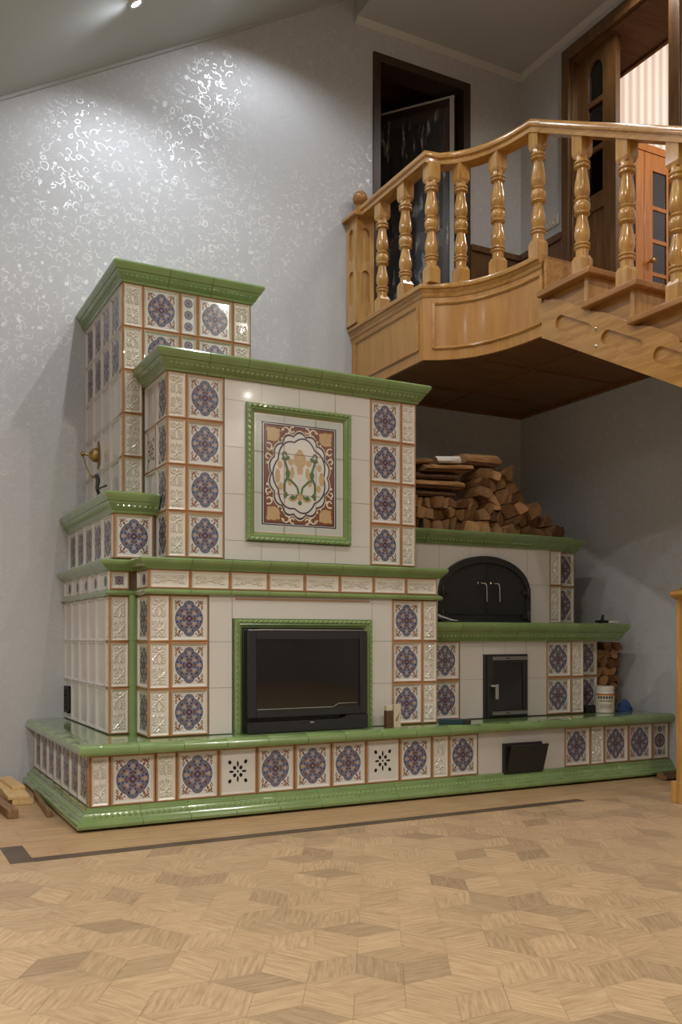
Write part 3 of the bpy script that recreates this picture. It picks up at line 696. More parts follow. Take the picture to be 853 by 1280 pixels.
mb.poly([(2.045, YT+.002, 1.33), (2.045, WY-.004, 1.33), (2.045, WY-.004, 2.9), (2.045, YT+.002, 2.9)], 'white_box')
mb.build('chimney_tower', ST)
mb = MB(); cornice(mb, [(XT, WY-.005), (XT, YT), (2.045, YT), (2.045, WY-.005)], 2.882, .064, .104); mb.box(XT+.01, YT+.01, 2.90, 2.04, WY-.006, 2.9855, 'green'); mb.build('tower_cornice', ST)
# brass flue valve with its chain on the tower side
mb = MB(); x0, y0, z0 = XT-.002, 5.585, 2.02
P = [(0, .085), (.018, .06), (.030, .03), (.034, 0), (.030, -.03), (.018, -.06), (0, -.085), (-.018, -.06), (-.030, -.03), (-.034, 0), (-.030, .03), (-.018, .06)]
mb.prism(P, lambda u, v, a: (x0-a, y0+u, z0+v), 0, .010, 'brass')
prof = [(.040, 0), (.044, .012), (.040, .030), (.026, .046), (.012, .054), (.008, .060), (.008, .082), (.015, .086), (.015, .098), (.004, .104)]
n = 18; V = [(x0-.008-h, y0+r*cos(2*pi*k/n), z0+r*sin(2*pi*k/n)) for r, h in prof for k in range(n)]
mb.add(V, [[j*n+k, (j+1)*n+k, (j+1)*n+(k+1) % n, j*n+(k+1) % n] for j in range(len(prof)-1) for k in range(n)], 'brass')
vl = mb.build('flue_valve', ST, label='round brass flue valve on a pointed plate'); ORG[vl.name] = ORG[ST.name]
mb = MB()
for i in range(15):
    t = i/14; cx_, cy_, cz_ = x0-.095+.07*t, y0+.004-.01*t, z0-.01-.125*sin(t*pi*.62)
    mb.tube([(cx_-.004*(i % 2), cy_, cz_+.008), (cx_+.004*(i % 2), cy_+.003, cz_-.008)], .0034, 'brass', 5)
mb.build('chain', vl)
# bread oven on the right: lower block
YO = 4.66; RO = [.896, .653, .410]
mb = MB(); core(mb, 3.03, YO+G, ZB, 4.292, 5.9, .90); core(mb, 4.28, 4.76+G, ZB, 4.508, 5.9, .90); F = front(YO)
for i in range(2):
    painted(mb, F, (3.076, RO[i+1], 3.285, RO[i])); painted(mb, F, (3.974, RO[i+1], 4.184, RO[i])); relief(mb, F, (4.184, RO[i+1], 4.294, RO[i]))
    smooth_tile(mb, F, (3.286, RO[i+1], 3.462, RO[i])); smooth_tile(mb, F, (3.805, RO[i+1], 3.973, RO[i]))
    painted(mb, front(4.76), (4.300, RO[i+1], 4.510, RO[i]), rw=.008)
smooth_tile(mb, F, (3.463, .808, 3.632, .896)); smooth_tile(mb, F, (3.632, .808, 3.804, .896))
Fo = Fr((4.294, YO), (0, 1)); Fo2 = Fr((4.51, 4.76), (0, 1))
for i in range(2):
    box_tile(mb, Fo, (0, RO[i+1], .10, RO[i]))
    for k in range(4): box_tile(mb, Fo2, (k*.22, RO[i+1], (k+1)*.22, RO[i]))
mb.build('oven_base', ST)
# firebox door
mb = MB(); x0, x1, z0, z1 = 3.461, 3.806, .409, .809
mb.box(x0, YO-.016, z0, x1, YO+.02, z1, 'cast_iron'); fd = mb.build('firebox_door', ST, bevel=.003); ORG[fd.name] = ORG[ST.name]
mb = MB()
for bx in ((x0+.016, z0+.014, x0+.064, z1-.014), (x1-.048, z0+.014, x1-.014, z1-.014), (x0+.064, z1-.052, x1-.048, z1-.014), (x0+.064, z0+.014, x1-.048, z0+.056)): mb.box(bx[0], YO-.030, bx[1], bx[2], YO-.012, bx[3], 'cast_iron')
mb.build('door_leaf', fd, bevel=.002)
mb = MB(); mb.box(x0+.06, YO-.022, z0+.05, x1-.04, YO-.016, z1-.045, 'dark_glass'); mb.build('glass_pane', fd)
for zz in (z1-.036, z0+.018):
    mb = MB(); mb.box(x0+.050, YO-.035, zz, x1-.018, YO-.029, zz+.022, 'brushed_steel'); mb.box((x0+x1)/2-.012, YO-.0365, zz+.008, (x0+x1)/2+.012, YO-.0345, zz+.014, 'black_plastic'); mb.build('air_slider', fd)
mb = MB(); mb.tube([(x0+.034, YO-.028, .612), (x0+.034, YO-.055, .612), (x0+.066, YO-.060, .612)], .009, 'chrome', 8); mb.box(x0+.050, YO-.068, .528, x0+.074, YO-.056, .624, 'chrome'); mb.build('handle', fd, bevel=.003)
# ash door on the bench front, tilted open
mb = MB(); a, b, z0, z1 = 3.418, 3.712, .092, .277
for bx in ((a, z0, a+.016, z1), (b-.016, z0, b, z1), (a+.016, z1-.018, b-.016, z1), (a+.016, z0, b-.016, z0+.018)): mb.box(bx[0], 4.392, bx[1], bx[2], 4.413, bx[3], 'cast_iron')
mb.box(a+.01, 4.405, z0+.01, b-.01, 4.4105, z1-.01, 'hole'); ad = mb.build('ash_door', ST, label='black ash door hanging open'); ORG[ad.name] = ORG[ST.name]
mb = MB(); mb.prism([(4.392, z0+.012), (4.384, z0+.010), (4.338, z1-.026), (4.330, z1-.008), (4.340, z1-.006), (4.348, z1-.022)], lambda u, v, t: (t, u, v), a+.020, b+.002, 'cast_iron'); mb.build('flap', ad)
# oven counter
cpath = [(3.043, YO), (4.575, YO), (4.575, 5.9)]
mb = MB(); mb.box(3.02, YO+.005, .90, 4.57, 5.9, 1.0122, 'green'); zb = .893; s = 1.13
sweep(mb, cpath, [(-.012, zb), (.020, zb), (.024, zb+.010), (.030, zb+.014), (.042, zb+.042), (.046, zb+.050), (.046, zb+.056), (.054, zb+.059), (.064, zb+.074), (.070, zb+.090), (.070, zb+.104), (.062, zb+.116), (-.03, zb+.1195)], 'green', pitch=.222)
bumps(mb, cpath, .036, zb+.029, .011, 'green_relief', tilt=.4, h=.009, step=.028)
mb.build('oven_counter', ST)
# upper oven block
YV = 4.90; RV = [1.518, 1.274, 1.014]
mb = MB(); core(mb, 2.95, YV+G, 1.012, 4.308, 5.9, 1.54); core(mb, 4.30, 5.0+G, 1.012, 4.516, 5.9, 1.54); F = front(YV)
for i in range(2):
    relief(mb, F, (4.204, RV[i+1], 4.310, RV[i])); painted(mb, front(5.0), (4.314, RV[i+1], 4.518, RV[i]), rw=.008)
    smooth_tile(mb, F, (4.010, RV[i+1], 4.203, RV[i]))
for a, b in ((2.98, 3.295), (3.295, 3.535), (3.535, 3.760), (3.760, 4.010)): smooth_tile(mb, F, (a, RV[2], b, RV[0]))
Fv = Fr((4.31, YV), (0, 1)); Fv2 = Fr((4.518, 5.0), (0, 1))
for i in range(2):
    box_tile(mb, Fv, (0, RV[i+1], .10, RV[i]))
    for k in range(4): box_tile(mb, Fv2, (k*.22, RV[i+1], (k+1)*.22, RV[i]))
mb.build('oven_block', ST)
mb = MB(); cornice(mb, [(2.95, YV), (4.31, YV), (4.31, 5.0), (4.518, 5.0), (4.518, 5.9)], 1.516, .056, .092); mb.box(2.95, YV+.01, 1.54, 4.306, 5.9, 1.6078, 'green'); mb.box(4.30, 5.01, 1.54, 4.51, 5.9, 1.6078, 'green'); mb.build('oven_cornice', ST)
# arched oven door
def arch(x0, x1, z0, zs, zt, n=22):
    c, a, b = (x0+x1)/2, (x1-x0)/2, zt-zs; return [(x0, z0)] + [(c-a*cos(pi*k/n), zs+b*sin(pi*k/n)**.92) for k in range(n+1)] + [(x1, z0)]
fn = lambda u, v, t: (u, t, v)
mb = MB(); o_, i_ = arch(3.282, 4.016, 1.014, 1.205, 1.452), arch(3.322, 3.980, 1.030, 1.205, 1.408)
n = len(o_)
for y0 in (YV-.030,):
    P = [fn(*p, y0) for p in o_]+[fn(*p, y0) for p in i_]+[fn(*p, YV+.004) for p in o_]+[fn(*p, YV-.008) for p in i_]
    mb.add(P, [[k, k+1, n+k+1, n+k] for k in range(n-1)]+[[2*n+k, 2*n+k+1, k+1, k] for k in range(n-1)]+[[n+k, n+k+1, 3*n+k+1, 3*n+k] for k in range(n-1)], 'cast_iron')
mb.box(3.282, YV-.030, 1.013, 4.016, YV, 1.030, 'cast_iron')
od = mb.build('arched_oven_door', ST, label='black arched double oven door with two chrome handles'); ORG[od.name] = ORG[ST.name]
def half(x0, x1, sgn):
    full = arch(3.312, 3.990, 1.026, 1.205, 1.416, 40); P = [p for p in full if x0-1e-6 <= p[0] <= x1+1e-6]
    zc = 1.205+.211
    if sgn < 0: P = P + [(x1, zc), (x1, 1.026)]
    else: P = [(x0, 1.026), (x0, zc)] + P
    return P[::-1]
for x0, x1, sg in ((3.3, 3.6525, -1), (3.6555, 4.0, 1)):
    mb = MB(); mb.prism(half(x0, x1, sg), fn, YV-.004, YV-.018, 'cast_iron'); lf = mb.build('door_leaf', od); ORG[lf.name] = ORG[ST.name]
    hx = 3.60 if sg < 0 else 3.705
    mb = MB(); mb.tube([(hx-.014, YV-.016, 1.272), (hx-.014, YV-.055, 1.272), (hx+.010, YV-.058, 1.272), (hx+.022, YV-.058, 1.262), (hx+.026, YV-.058, 1.24), (hx+.028, YV-.058, 1.150)], .0062, 'chrome', 8); mb.sphere((hx-.014, YV-.02, 1.272), .012, 'chrome', 10, 6); mb.build('handle', lf)
for hx in (3.300, 3.996):
    for hz in (1.215, 1.055):
        mb = MB(); mb.lathe(hx, YV-.034, [(.011, hz-.032), (.013, hz-.028), (.013, hz+.028), (.011, hz+.032)], 'cast_iron', 10); d = 1 if hx < 3.6 else -1
        mb.box(min(hx, hx+d*.05), YV-.036, hz-.014, max(hx, hx+d*.05), YV-.026, hz+.014, 'cast_iron'); mb.build('hinge', od)
for dz in (1.075,):
    mb = MB(); mb.box(3.33, YV-.024, dz-.008, 3.64, YV-.016, dz+.004, 'cast_iron'); mb.box(3.67, YV-.024, dz-.008, 3.975, YV-.016, dz+.004, 'cast_iron'); mb.build('strap', od)

# ------------------------------------------------------------------ balcony and stairs
BP = [(3.232, WY-.002), (3.235, 5.0), (3.325, 4.952), (3.415, 4.880), (3.487, 4.79), (3.538, 4.68), (3.573, 4.56), (3.595, 4.43), (3.605, 4.27)]
BL = thing('balcony', (3.24, WY, 2.72), 'varnished oak balcony with a curved panelled front and turned balusters', 'balcony')
ZU, ZD = 2.719, 3.17
poly = BP + [(WX-.003, 4.27), (WX-.003, WY-.002)]
up = lambda u, v, t: (u, v, t)
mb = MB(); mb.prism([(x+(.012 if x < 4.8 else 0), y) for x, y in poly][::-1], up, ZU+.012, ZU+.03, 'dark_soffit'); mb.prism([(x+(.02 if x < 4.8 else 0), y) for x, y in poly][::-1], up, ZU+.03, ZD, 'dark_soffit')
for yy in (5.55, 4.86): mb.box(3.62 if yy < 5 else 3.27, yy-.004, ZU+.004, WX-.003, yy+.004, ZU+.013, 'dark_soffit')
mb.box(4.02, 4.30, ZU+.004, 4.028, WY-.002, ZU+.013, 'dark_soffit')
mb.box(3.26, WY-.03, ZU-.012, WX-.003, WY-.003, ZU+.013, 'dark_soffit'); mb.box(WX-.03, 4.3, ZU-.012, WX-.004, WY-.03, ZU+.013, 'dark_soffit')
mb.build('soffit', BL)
mb = MB(); mb.prism([(x-(.0 if x > 4.8 else -.01), y) for x, y in poly][::-1], up, ZD, 3.205, 'oak_worn'); mb.build('deck', BL)
mb = MB(); sweep(mb, BP, [(-.02, ZU), (.0, ZU), (.0, ZD), (-.02, ZD)], 'oak_panel'); mb.build('fascia', BL)
mb = MB(); sweep(mb, BP, [(-.03, ZD-.045), (.004, ZD-.045), (.010, ZD-.035), (.010, ZD-.022), (.020, ZD-.010), (.024, ZD), (.034, ZD+.004), (.037, ZD+.016), (.034, ZD+.032), (.026, ZD+.037), (-.06, ZD+.037)], 'oak'); mb.build('ledge', BL)
def along(path, s):
    for i in range(len(path)-1):
        L = math.hypot(path[i+1][0]-path[i][0], path[i+1][1]-path[i][1])
        if s <= L: t = s/L; return (path[i][0]*(1-t)+path[i+1][0]*t, path[i][1]*(1-t)+path[i+1][1]*t)
        s -= L
    return path[-1]
def fascia_frame(s0, s1, z0, z1):
    mb = MB(); n = 12; P = [along(BP, s0+(s1-s0)*k/n) for k in range(n+1)]; bead = [(-.002, -.011), (.004, -.011), (.009, -.006), (.012, 0), (.009, .006), (.004, .011), (-.002, .011)]
    for z in (z0, z1): sweep(mb, P, [(o, z+d) for o, d in bead], 'oak')
    for p, q in ((P[0], P[1]), (P[-2], P[-1])):
        d = (q[0]-p[0], q[1]-p[1]); L = math.hypot(*d); d = (d[0]/L, d[1]/L); nn = (d[1], -d[0]); c = p if p is P[0] else q
        mb.obox((c[0]+nn[0]*.004, c[1]+nn[1]*.004, (z0+z1)/2), (d[0]*.010, d[1]*.010, 0), (nn[0]*.007, nn[1]*.007, 0), (0, 0, (z1-z0)/2), 'oak')
    return mb.build('panel_moulding', BL)
fascia_frame(.06, .91, ZU+.075, ZD-.085); fascia_frame(1.035, 1.87, ZU+.075, ZD-.085)
# newel at the wall
def capsule(F, a, b, hw, hh, c0, c1, m='oak_z', horiz=0):
    mb = MB(); P = []
    for k in range(9): t = pi*k/8; P.append((a+hw*cos(t), b+hh-hw+hw*sin(t)))
    for k in range(9): t = pi+pi*k/8; P.append((a+hw*cos(t), b-hh+hw+hw*sin(t)))
    mb.prism(P[::1], F, c0, c1, m); return mb
mb = MB(); nx0, nx1, ny0, ny1 = 3.185, 3.335, 5.815, WY-.003
mb.box(nx0, ny0, 3.206, nx1, ny1, 3.975, 'oak_z')
nw = mb.build('newel_post', None, loc=(0, 0, 0))
cut(nw, [capsule(front(ny0), (nx0+nx1)/2+.005, zc, .033, .125, -.014, .02) for zc in (3.47, 3.78)] + [capsule(left(nx0), WY-5.89, zc, .033, .125, -.014, .02) for zc in (3.47, 3.78)])
nw.parent = BL; nw.matrix_parent_inverse.identity(); nw.location = tuple(-v for v in ORG[BL.name]); ORG[nw.name] = ORG[BL.name]
mb = MB(); c = .035
mb.prism([(nx0-c, ny0-c), (nx1+c, ny0-c), (nx1+c, WY-.003), (nx0-c, WY-.003)], up, 3.975, 4.0, 'oak')
P = [(nx0-c, ny0-c, 4.0), (nx1+c, ny0-c, 4.0), (nx1+c, WY-.003, 4.0), (nx0-c, WY-.003, 4.0)]; q = [(nx0+.045, ny0+.045, 4.075), (nx1-.045, ny0+.045, 4.075), (nx1-.045, ny1-.045, 4.075), (nx0+.045, ny1-.045, 4.075)]
mb.add(P+q, [[0,1,5,4],[1,2,6,5],[2,3,7,6],[3,0,4,7],[4,5,6,7]], 'oak'); cb = mb.build('newel_cap', BL); ORG[cb.name] = ORG[BL.name]
mb = MB(); bx, by = (nx0+nx1)/2, (ny0+ny1)/2; mb.lathe(bx, by, [(.032, 4.07), (.034, 4.085), (.022, 4.095), (.024, 4.105)], 'oak_worn', 18); mb.sphere((bx, by, 4.150), .055, 'oak_worn', 20, 14); mb.build('ball_finial', cb)
# handrails
RP = [(.048, 0), (.048, .020), (.040, .026), (.040, .034), (.052, .042), (.055, .056), (.050, .072), (.036, .083), (.0, .088), (-.036, .083), (-.050, .072), (-.055, .056), (-.052, .042), (-.040, .034), (-.040, .026), (-.048, .020), (-.048, 0)]
def off(path, d):
    out = []
    for i, p in enumerate(path):
        a = path[max(i-1, 0)]; b = path[min(i+1, len(path)-1)]; L = math.hypot(b[0]-a[0], b[1]-a[1]); out.append((p[0]-(b[1]-a[1])/L*d, p[1]+(b[0]-a[0])/L*d))
    return out
RB = [(3.262, ny0+.002), (3.262, 4.99)] + off(BP, .03)[2:-1] + [(3.632, 4.36)]
ZR = 3.978
RZ = [ZR]*len(RB); RB.append((3.632, 4.264)); RZ.append(ZR-.535*(4.36-4.264))
mb = MB(); sweep(mb, [(x, y, z) for (x, y), z in zip(RB, RZ)], RP, 'oak', closed=True); mb.build('handrail', BL)
BPROF = [(0, .052, 1), (.13, .045, 0)]
def baluster(x, y, z0, z1, par, slope=0):
    mb = MB(); H = z1-z0; h = .041
    def zz(t): return z0+H*t
    mb.box(x-h, y-h, z0-.001, x+h, y+h, zz(.115), 'oak_z')
    q = .031; P = [(x-h, y-h, zz(.115)), (x+h, y-h, zz(.115)), (x+h, y+h, zz(.115)), (x-h, y+h, zz(.115)), (x-q, y-q, zz(.145)), (x+q, y-q, zz(.145)), (x+q, y+q, zz(.145)), (x-q, y+q, zz(.145))]
    mb.add(P, [[0,1,5,4],[1,2,6,5],[2,3,7,6],[3,0,4,7]], 'oak_z')
    pr = [(.036, .13), (.036, .185), (.038, .188), (.0455, .196), (.0455, .204), (.037, .210), (.037, .216), (.0455, .222), (.0455, .232), (.034, .239), (.036, .250), (.0425, .275), (.0445, .300), (.042, .335), (.035, .375), (.029, .415), (.028, .428), (.040, .436), (.046, .445), (.040, .455), (.038, .458), (.044, .475), (.047, .497), (.044, .518), (.038, .532), (.040, .535), (.046, .545), (.040, .555), (.030, .562), (.033, .570), (.0425, .590), (.0445, .615), (.042, .655), (.035, .705), (.029, .750), (.0285, .765), (.0455, .775), (.0455, .785), (.037, .791), (.037, .797), (.0455, .804), (.0455, .812), (.038, .819), (.036, .824), (.036, .87)]
    mb.lathe(x, y, [(r, zz(t)) for r, t in pr], 'oak_z', 20)
    q = .033; P = [(x-q, y-q, zz(.845)), (x+q, y-q, zz(.845)), (x+q, y+q, zz(.845)), (x-q, y+q, zz(.845)), (x-h, y-h, zz(.872)), (x+h, y-h, zz(.872)), (x+h, y+h, zz(.872)), (x-h, y+h, zz(.872))]
    mb.add(P, [[0,1,5,4],[1,2,6,5],[2,3,7,6],[3,0,4,7],[3,2,1,0]], 'oak_z')
    P = [(x-h, y-h, zz(.872)), (x+h, y-h, zz(.872)), (x+h, y+h, zz(.872)), (x-h, y+h, zz(.872)), (x-h, y-h, z1-h*slope), (x+h, y-h, z1-h*slope), (x+h, y+h, z1+h*slope), (x-h, y+h, z1+h*slope)]
    mb.add(P, [[0,1,5,4],[1,2,6,5],[2,3,7,6],[3,0,4,7],[4,5,6,7]], 'oak_z')
    mb.build('baluster', par, angle=28)
for x, y in ((3.265, 5.575), (3.265, 5.265), (3.277, 4.965), (3.452, 4.885), (3.578, 4.66), (3.632, 4.335)): baluster(x, y, 3.207, ZR+.003, BL)
# stairs running down towards the camera along the right wall
TS = thing('staircase', (3.6, 4.26, 2.2), 'varnished oak staircase descending along the right wall with capsule carved stringer', 'staircase')
zt = [2.968, 2.782, 2.590, 2.400, 2.210, 2.020]; yf = [3.815, 3.470, 3.125, 2.780, 2.435, 2.09]; yk = [4.258, 3.880, 3.535, 3.19, 2.845, 2.50]
mb = MB(); mb.box(3.61, 4.235, ZU+.1, WX-.004, 4.258, ZD, 'oak'); mb.build('riser', TS)
for i in range(6):
    mb = MB(); mb.box(3.552, yf[i], zt[i]-.036, WX-.004, yk[i]-(0 if i else .0), zt[i], 'oak_worn'); mb.build('tread', TS, bevel=.006)
    mb = MB(); mb.box(3.586, yf[i]+.045, zt[i]-.19, WX-.004, yf[i]+.072, zt[i]-.0365, 'oak_z'); mb.build('riser', TS)
sl = .535
def zbot(y): return 2.700+.525*(y-4.25)
mb = MB(); ye = 1.95                                       # inner board fills up to the treads
P = [(4.257, zbot(4.257)+.03), (4.257, 2.932)]
for i in range(6):
    P += [(yf[i]+.068, zt[i]-.037), (yf[i]+.068, zt[i]-.20)]
P += [(ye, zbot(ye)+.25), (ye, zbot(ye)+.03)]
mb.prism(P, lambda u, v, t: (t, u, v), 3.618, 3.648, 'oak'); mb.build('inner_board', TS)
mb = MB(); P = [(4.257, 2.70), (4.257, 2.905)]
for i in range(6):                                         # scalloped top edge below the treads
    y0 = 4.225-i*.345 if i else 4.225; z0 = zbot(y0)+.232
    for k in range(6):
        t = k/5; P.append((y0-.345*t+.0, z0-.525*.345*t+.028*sin(pi*t)))
P += [(ye, zbot(ye)+.23), (ye, zbot(ye)), (4.22, zbot(4.22))]
mb.prism(P[::-1], lambda u, v, t: (t, u, v), 3.592, 3.640, 'oak'); st = mb.build('stringer', None, loc=(0, 0, 0))
cs = []
for i in range(5):
    cy, cz = 3.985-.372*i, zbot(3.985-.372*i)+.128; a = math.atan(.525); m = MB(); P = []; hl, hw = .165, .040
    for k in range(9): t = -pi/2+pi*k/8; P.append((hl-hw+hw*cos(t), hw*sin(t)))
    for k in range(9): t = pi/2+pi*k/8; P.append((-hl+hw+hw*cos(t), hw*sin(t)))
    m.prism([(cy+u*cos(a)-v*sin(a), cz+u*sin(a)+v*cos(a)) for u, v in P], lambda u, v, t: (t, u, v), 3.56, 3.608, 'oak_worn'); cs.append(m)
cut(st, cs); st.parent = TS; st.location = tuple(-v for v in ORG[TS.name])
mb = MB(); mb.prism([(4.257, ZU+.01), (4.22, zbot(4.22)+.02), (ye, zbot(ye)+.02), (ye, zbot(ye)+.22), (4.257, 2.9)], lambda u, v, t: (t, u, v), WX-.05, WX-.004, 'oak'); mb.build('wall_stringer', TS)
for zz in (.06, .155):
    cy = 3.80; mb = MB(); n = 10; cz = zbot(cy)+zz
    prof = [(.0095, 0), (.0095, .004), (.006, .007), (.0005, .008)]
    V = [(3.592-h, cy+r*cos(2*pi*k/n), cz+r*sin(2*pi*k/n)) for r, h in prof for k in range(n)]
    mb.add(V, [[j*n+k, (j+1)*n+k, (j+1)*n+(k+1) % n, j*n+(k+1) % n] for j in range(3) for k in range(n)], 'chrome'); mb.build('bolt', TS)
def zr(y): return ZR-sl*max(0, 4.36-y)
mb = MB(); sweep(mb, [(3.632, 4.262, zr(4.262)), (3.632, 1.95, zr(1.95))], RP, 'oak', closed=True); mb.build('handrail', TS)
for i, y in enumerate((3.955, 3.612, 3.268, 2.92)): baluster(3.632, y, zt[i]-.001, zr(y)+.003, TS, sl)
# newel at the right edge of the picture
NP = thing('newel_post', (4.075, 3.56, 0), 'square oak newel post with moulded cap cut off by the right edge', 'newel post')
x0, x1, y0, y1 = 4.010, 4.130, 3.50, 3.62
mb = MB(); mb.box(x0, y0, 0, x1, y1, 1.135, 'oak_z'); mb.box(x0-.02, y0-.02, 0, x1+.02, y1+.02, .12, 'oak_z'); mb.build('shaft', NP, bevel=.004)
mb = MB()
sweep(mb, [(x0, y1), (x0, y0), (x1, y0), (x1, y1), (x0, y1)], [(-.03, 1.125), (.008, 1.125), (.018, 1.135), (.040, 1.142), (.046, 1.152), (.044, 1.168), (.030, 1.176), (-.03, 1.190)], 'oak')
mb.box(x0+.01, y0+.01, 1.13, x1-.01, y1-.01, 1.19, 'oak'); mb.build('cap', NP)
mb = MB(); mb.lathe((x0+x1)/2, (y0+y1)/2, [(.034, 1.185), (.036, 1.195), (.022, 1.205), (.024, 1.212)], 'oak_z', 16); mb.sphere(((x0+x1)/2, (y0+y1)/2, 1.245), .042, 'oak_z', 18, 12); mb.build('ball_finial', NP)

# ------------------------------------------------------------------ upstairs doors, wainscot, rooms beyond
D1 = thing('door_1', (3.86, WY, 3.205), 'dark framed doorway on the balcony with its leaf ajar under plastic film', 'door', kind='structure')
mb = MB(); zt1 = 5.325
for bx in ((3.413, 3.206, 3.475, zt1), (4.235, 3.206, 4.303, zt1), (3.475, 5.262, 4.235, zt1)): mb.box(bx[0], WY-.016, bx[1], bx[2], WY+.17, bx[3], 'walnut')
mb.build('door_frame', D1, bevel=.003)
ang = math.atan2(6.549-6.03, 3.788-4.19); hx, hy = 4.205, 6.03; d = (cos(ang), sin(ang)); nn = (-d[1], d[0])
LW = .76
def leafbox(mb, s0, s1, z0, z1, t0, t1, m):
    mb.obox((hx+d[0]*(s0+s1)/2+nn[0]*(t0+t1)/2, hy+d[1]*(s0+s1)/2+nn[1]*(t0+t1)/2, (z0+z1)/2), (d[0]*(s1-s0)/2, d[1]*(s1-s0)/2, 0), (nn[0]*(t1-t0)/2, nn[1]*(t1-t0)/2, 0), (0, 0, (z1-z0)/2), m)
mb = MB(); leafbox(mb, 0, LW, 3.215, 5.225, -.02, .02, 'walnut')
for s0, s1, z0, z1 in ((.1, .66, 3.35, 4.05), (.1, .66, 4.2, 5.08)): leafbox(mb, s0, s1, z0, z1, .018, .024, 'black_plastic')
lf = mb.build('door_leaf', D1); ORG[lf.name] = ORG[D1.name]
mb = MB(); leafbox(mb, 0.0, .035, 3.21, 5.235, .0185, .030, 'crown_white'); leafbox(mb, 0, LW, 5.222, 5.236, .0, .028, 'crown_white'); mb.build('edge_strip', lf, label='pale strip along the leaf edge')
mb = MB(); rr = random.Random(5); N_, K_ = 14, 26          # loose crumpled plastic film hung over the leaf
V = []
for j in range(K_+1):
    for i in range(N_+1):
        s = .04+.68*i/N_; t = .034+.035*rr.random()*(1 if j < K_*.75 else .3); z = 3.25+1.9*j/K_; V.append((hx+d[0]*s+nn[0]*t, hy+d[1]*s+nn[1]*t, z))
mb.add(V, [[j*(N_+1)+i, j*(N_+1)+i+1, (j+1)*(N_+1)+i+1, (j+1)*(N_+1)+i] for j in range(K_) for i in range(N_)], 'plastic_film')
ps = mb.build('plastic_sheet', None, loc=(hx, hy, 3.25), angle=60); ps['label'] = 'crumpled clear plastic film hanging over the dark upstairs door leaf'; ps['category'] = 'plastic sheet'
mb = MB()                                                   # dark room behind door 1
mb.box(2.6, 8.6, 3.0, 5.28, 8.7, 6.0, 'plaster'); mb.box(2.5, WY+.16, 3.0, 2.6, 8.7, 6.0, 'plaster'); mb.box(5.18, WY+.16, 3.0, 5.28, 8.7, 6.0, 'plaster')
mb.build('wall_beyond_door', kind='structure')
mb = MB(); mb.box(2.5, WY+.16, 5.6, 5.28, 8.7, 5.66, 'ceiling_boards')
for k in range(6): mb.box(2.6, WY+.3+k*.42, 5.50, 5.18, WY+.40+k*.42, 5.6, 'ceiling_boards')
mb.build('ceiling_beyond_door', kind='structure')
mb = MB(); mb.box(2.5, WY+.16, 3.1, 5.28, 8.7, 3.2, 'border_oak'); mb.build('floor_beyond_door', kind='structure')
# wainscot with dark cap
mb = MB()
mb.box(4.305, WY-.018, 3.206, WX-.003, WY-.002, 4.02, 'dark_oak'); mb.box(4.305, WY-.034, 4.0, WX-.003, WY-.002, 4.045, 'dark_oak')
mb.box(WX-.018, 5.456, 3.206, WX-.002, WY-.02, 4.02, 'dark_oak'); mb.box(WX-.034, 5.456, 4.0, WX-.002, WY-.02, 4.052, 'dark_oak')
mb.build('trim_3', kind='structure')
# right doorway
D2 = thing('door_2', (WX, 4.89, 3.205), 'wide dark oak doorway on the right wall with one glazed leaf shut', 'door', kind='structure')
mb = MB(); sl_ = 5.35
for bx in ((5.375, 5.455, 3.206, 5.44), (4.305, 4.398, 3.206, 5.44), (4.398, 5.375, 5.345, 5.44)): mb.box(WX-.022, bx[0], bx[2], WX+.012, bx[1], bx[3], 'dark_oak')
mb.box(WX+.012, 5.362, 3.206, 5.30, 5.379, 5.35, 'dark_oak'); mb.box(WX+.012, 4.396, 3.206, 5.30, 4.413, 5.35, 'dark_oak')
mb.build('door_frame', D2, bevel=.004)
mb = MB(); mb.box(WX+.012, 4.413, 5.333, 5.29, 5.362, 5.349, 'ceiling_boards'); mb.box(5.27, 4.413, 5.318, 5.30, 5.362, 5.334, 'dark_oak'); mb.build('soffit_board', D2)
LX = WX+.06                                                  # closed leaf: y 4.963..5.362
def F2(u, v, t): return (LX+t, u, v)
mb = MB(); ya, yb_ = 4.963, 5.360
mb.box(LX, ya, 3.215, LX+.045, yb_, 5.33, 'dark_oak'); lf = mb.build('door_leaf', None, loc=(0, 0, 0))
def archc(y0, y1, z0, z1, t0, t1, m):
    q = MB(); P = [(y0, z0), (y1, z0)] + [((y0+y1)/2+(y1-y0)/2*cos(pi*k/10), z1-.10+.10*sin(pi*k/10)) for k in range(11)]; q.prism(P, F2, t0, t1, m); return q
rc = lambda y0, y1, z0, z1, t0, t1, m: (lambda q: (q.prism([(y0, z0), (y1, z0), (y1, z1), (y0, z1)], F2, t0, t1, m), q)[1])(MB())
cut(lf, [archc(5.095, 5.25, 4.955, 5.245, -.01, .06, 'dark_oak'), rc(5.095, 5.25, 4.60, 4.915, -.01, .06, 'dark_oak'), rc(5.095, 5.25, 4.245, 4.56, -.01, .06, 'dark_oak'), rc(5.08, 5.265, 3.35, 4.12, -.01, .012, 'dark_oak')])
lf.parent = D2; lf.location = tuple(-v for v in ORG[D2.name]); ORG[lf.name] = (0, 0, 0)
for z0, z1 in ((4.95, 5.25), (4.595, 4.92), (4.24, 4.565)):
    mb = MB(); mb.box(LX+.018, 5.09, z0, LX+.024, 5.255, z1, 'dark_glass'); mb.build('glass_pane', lf)
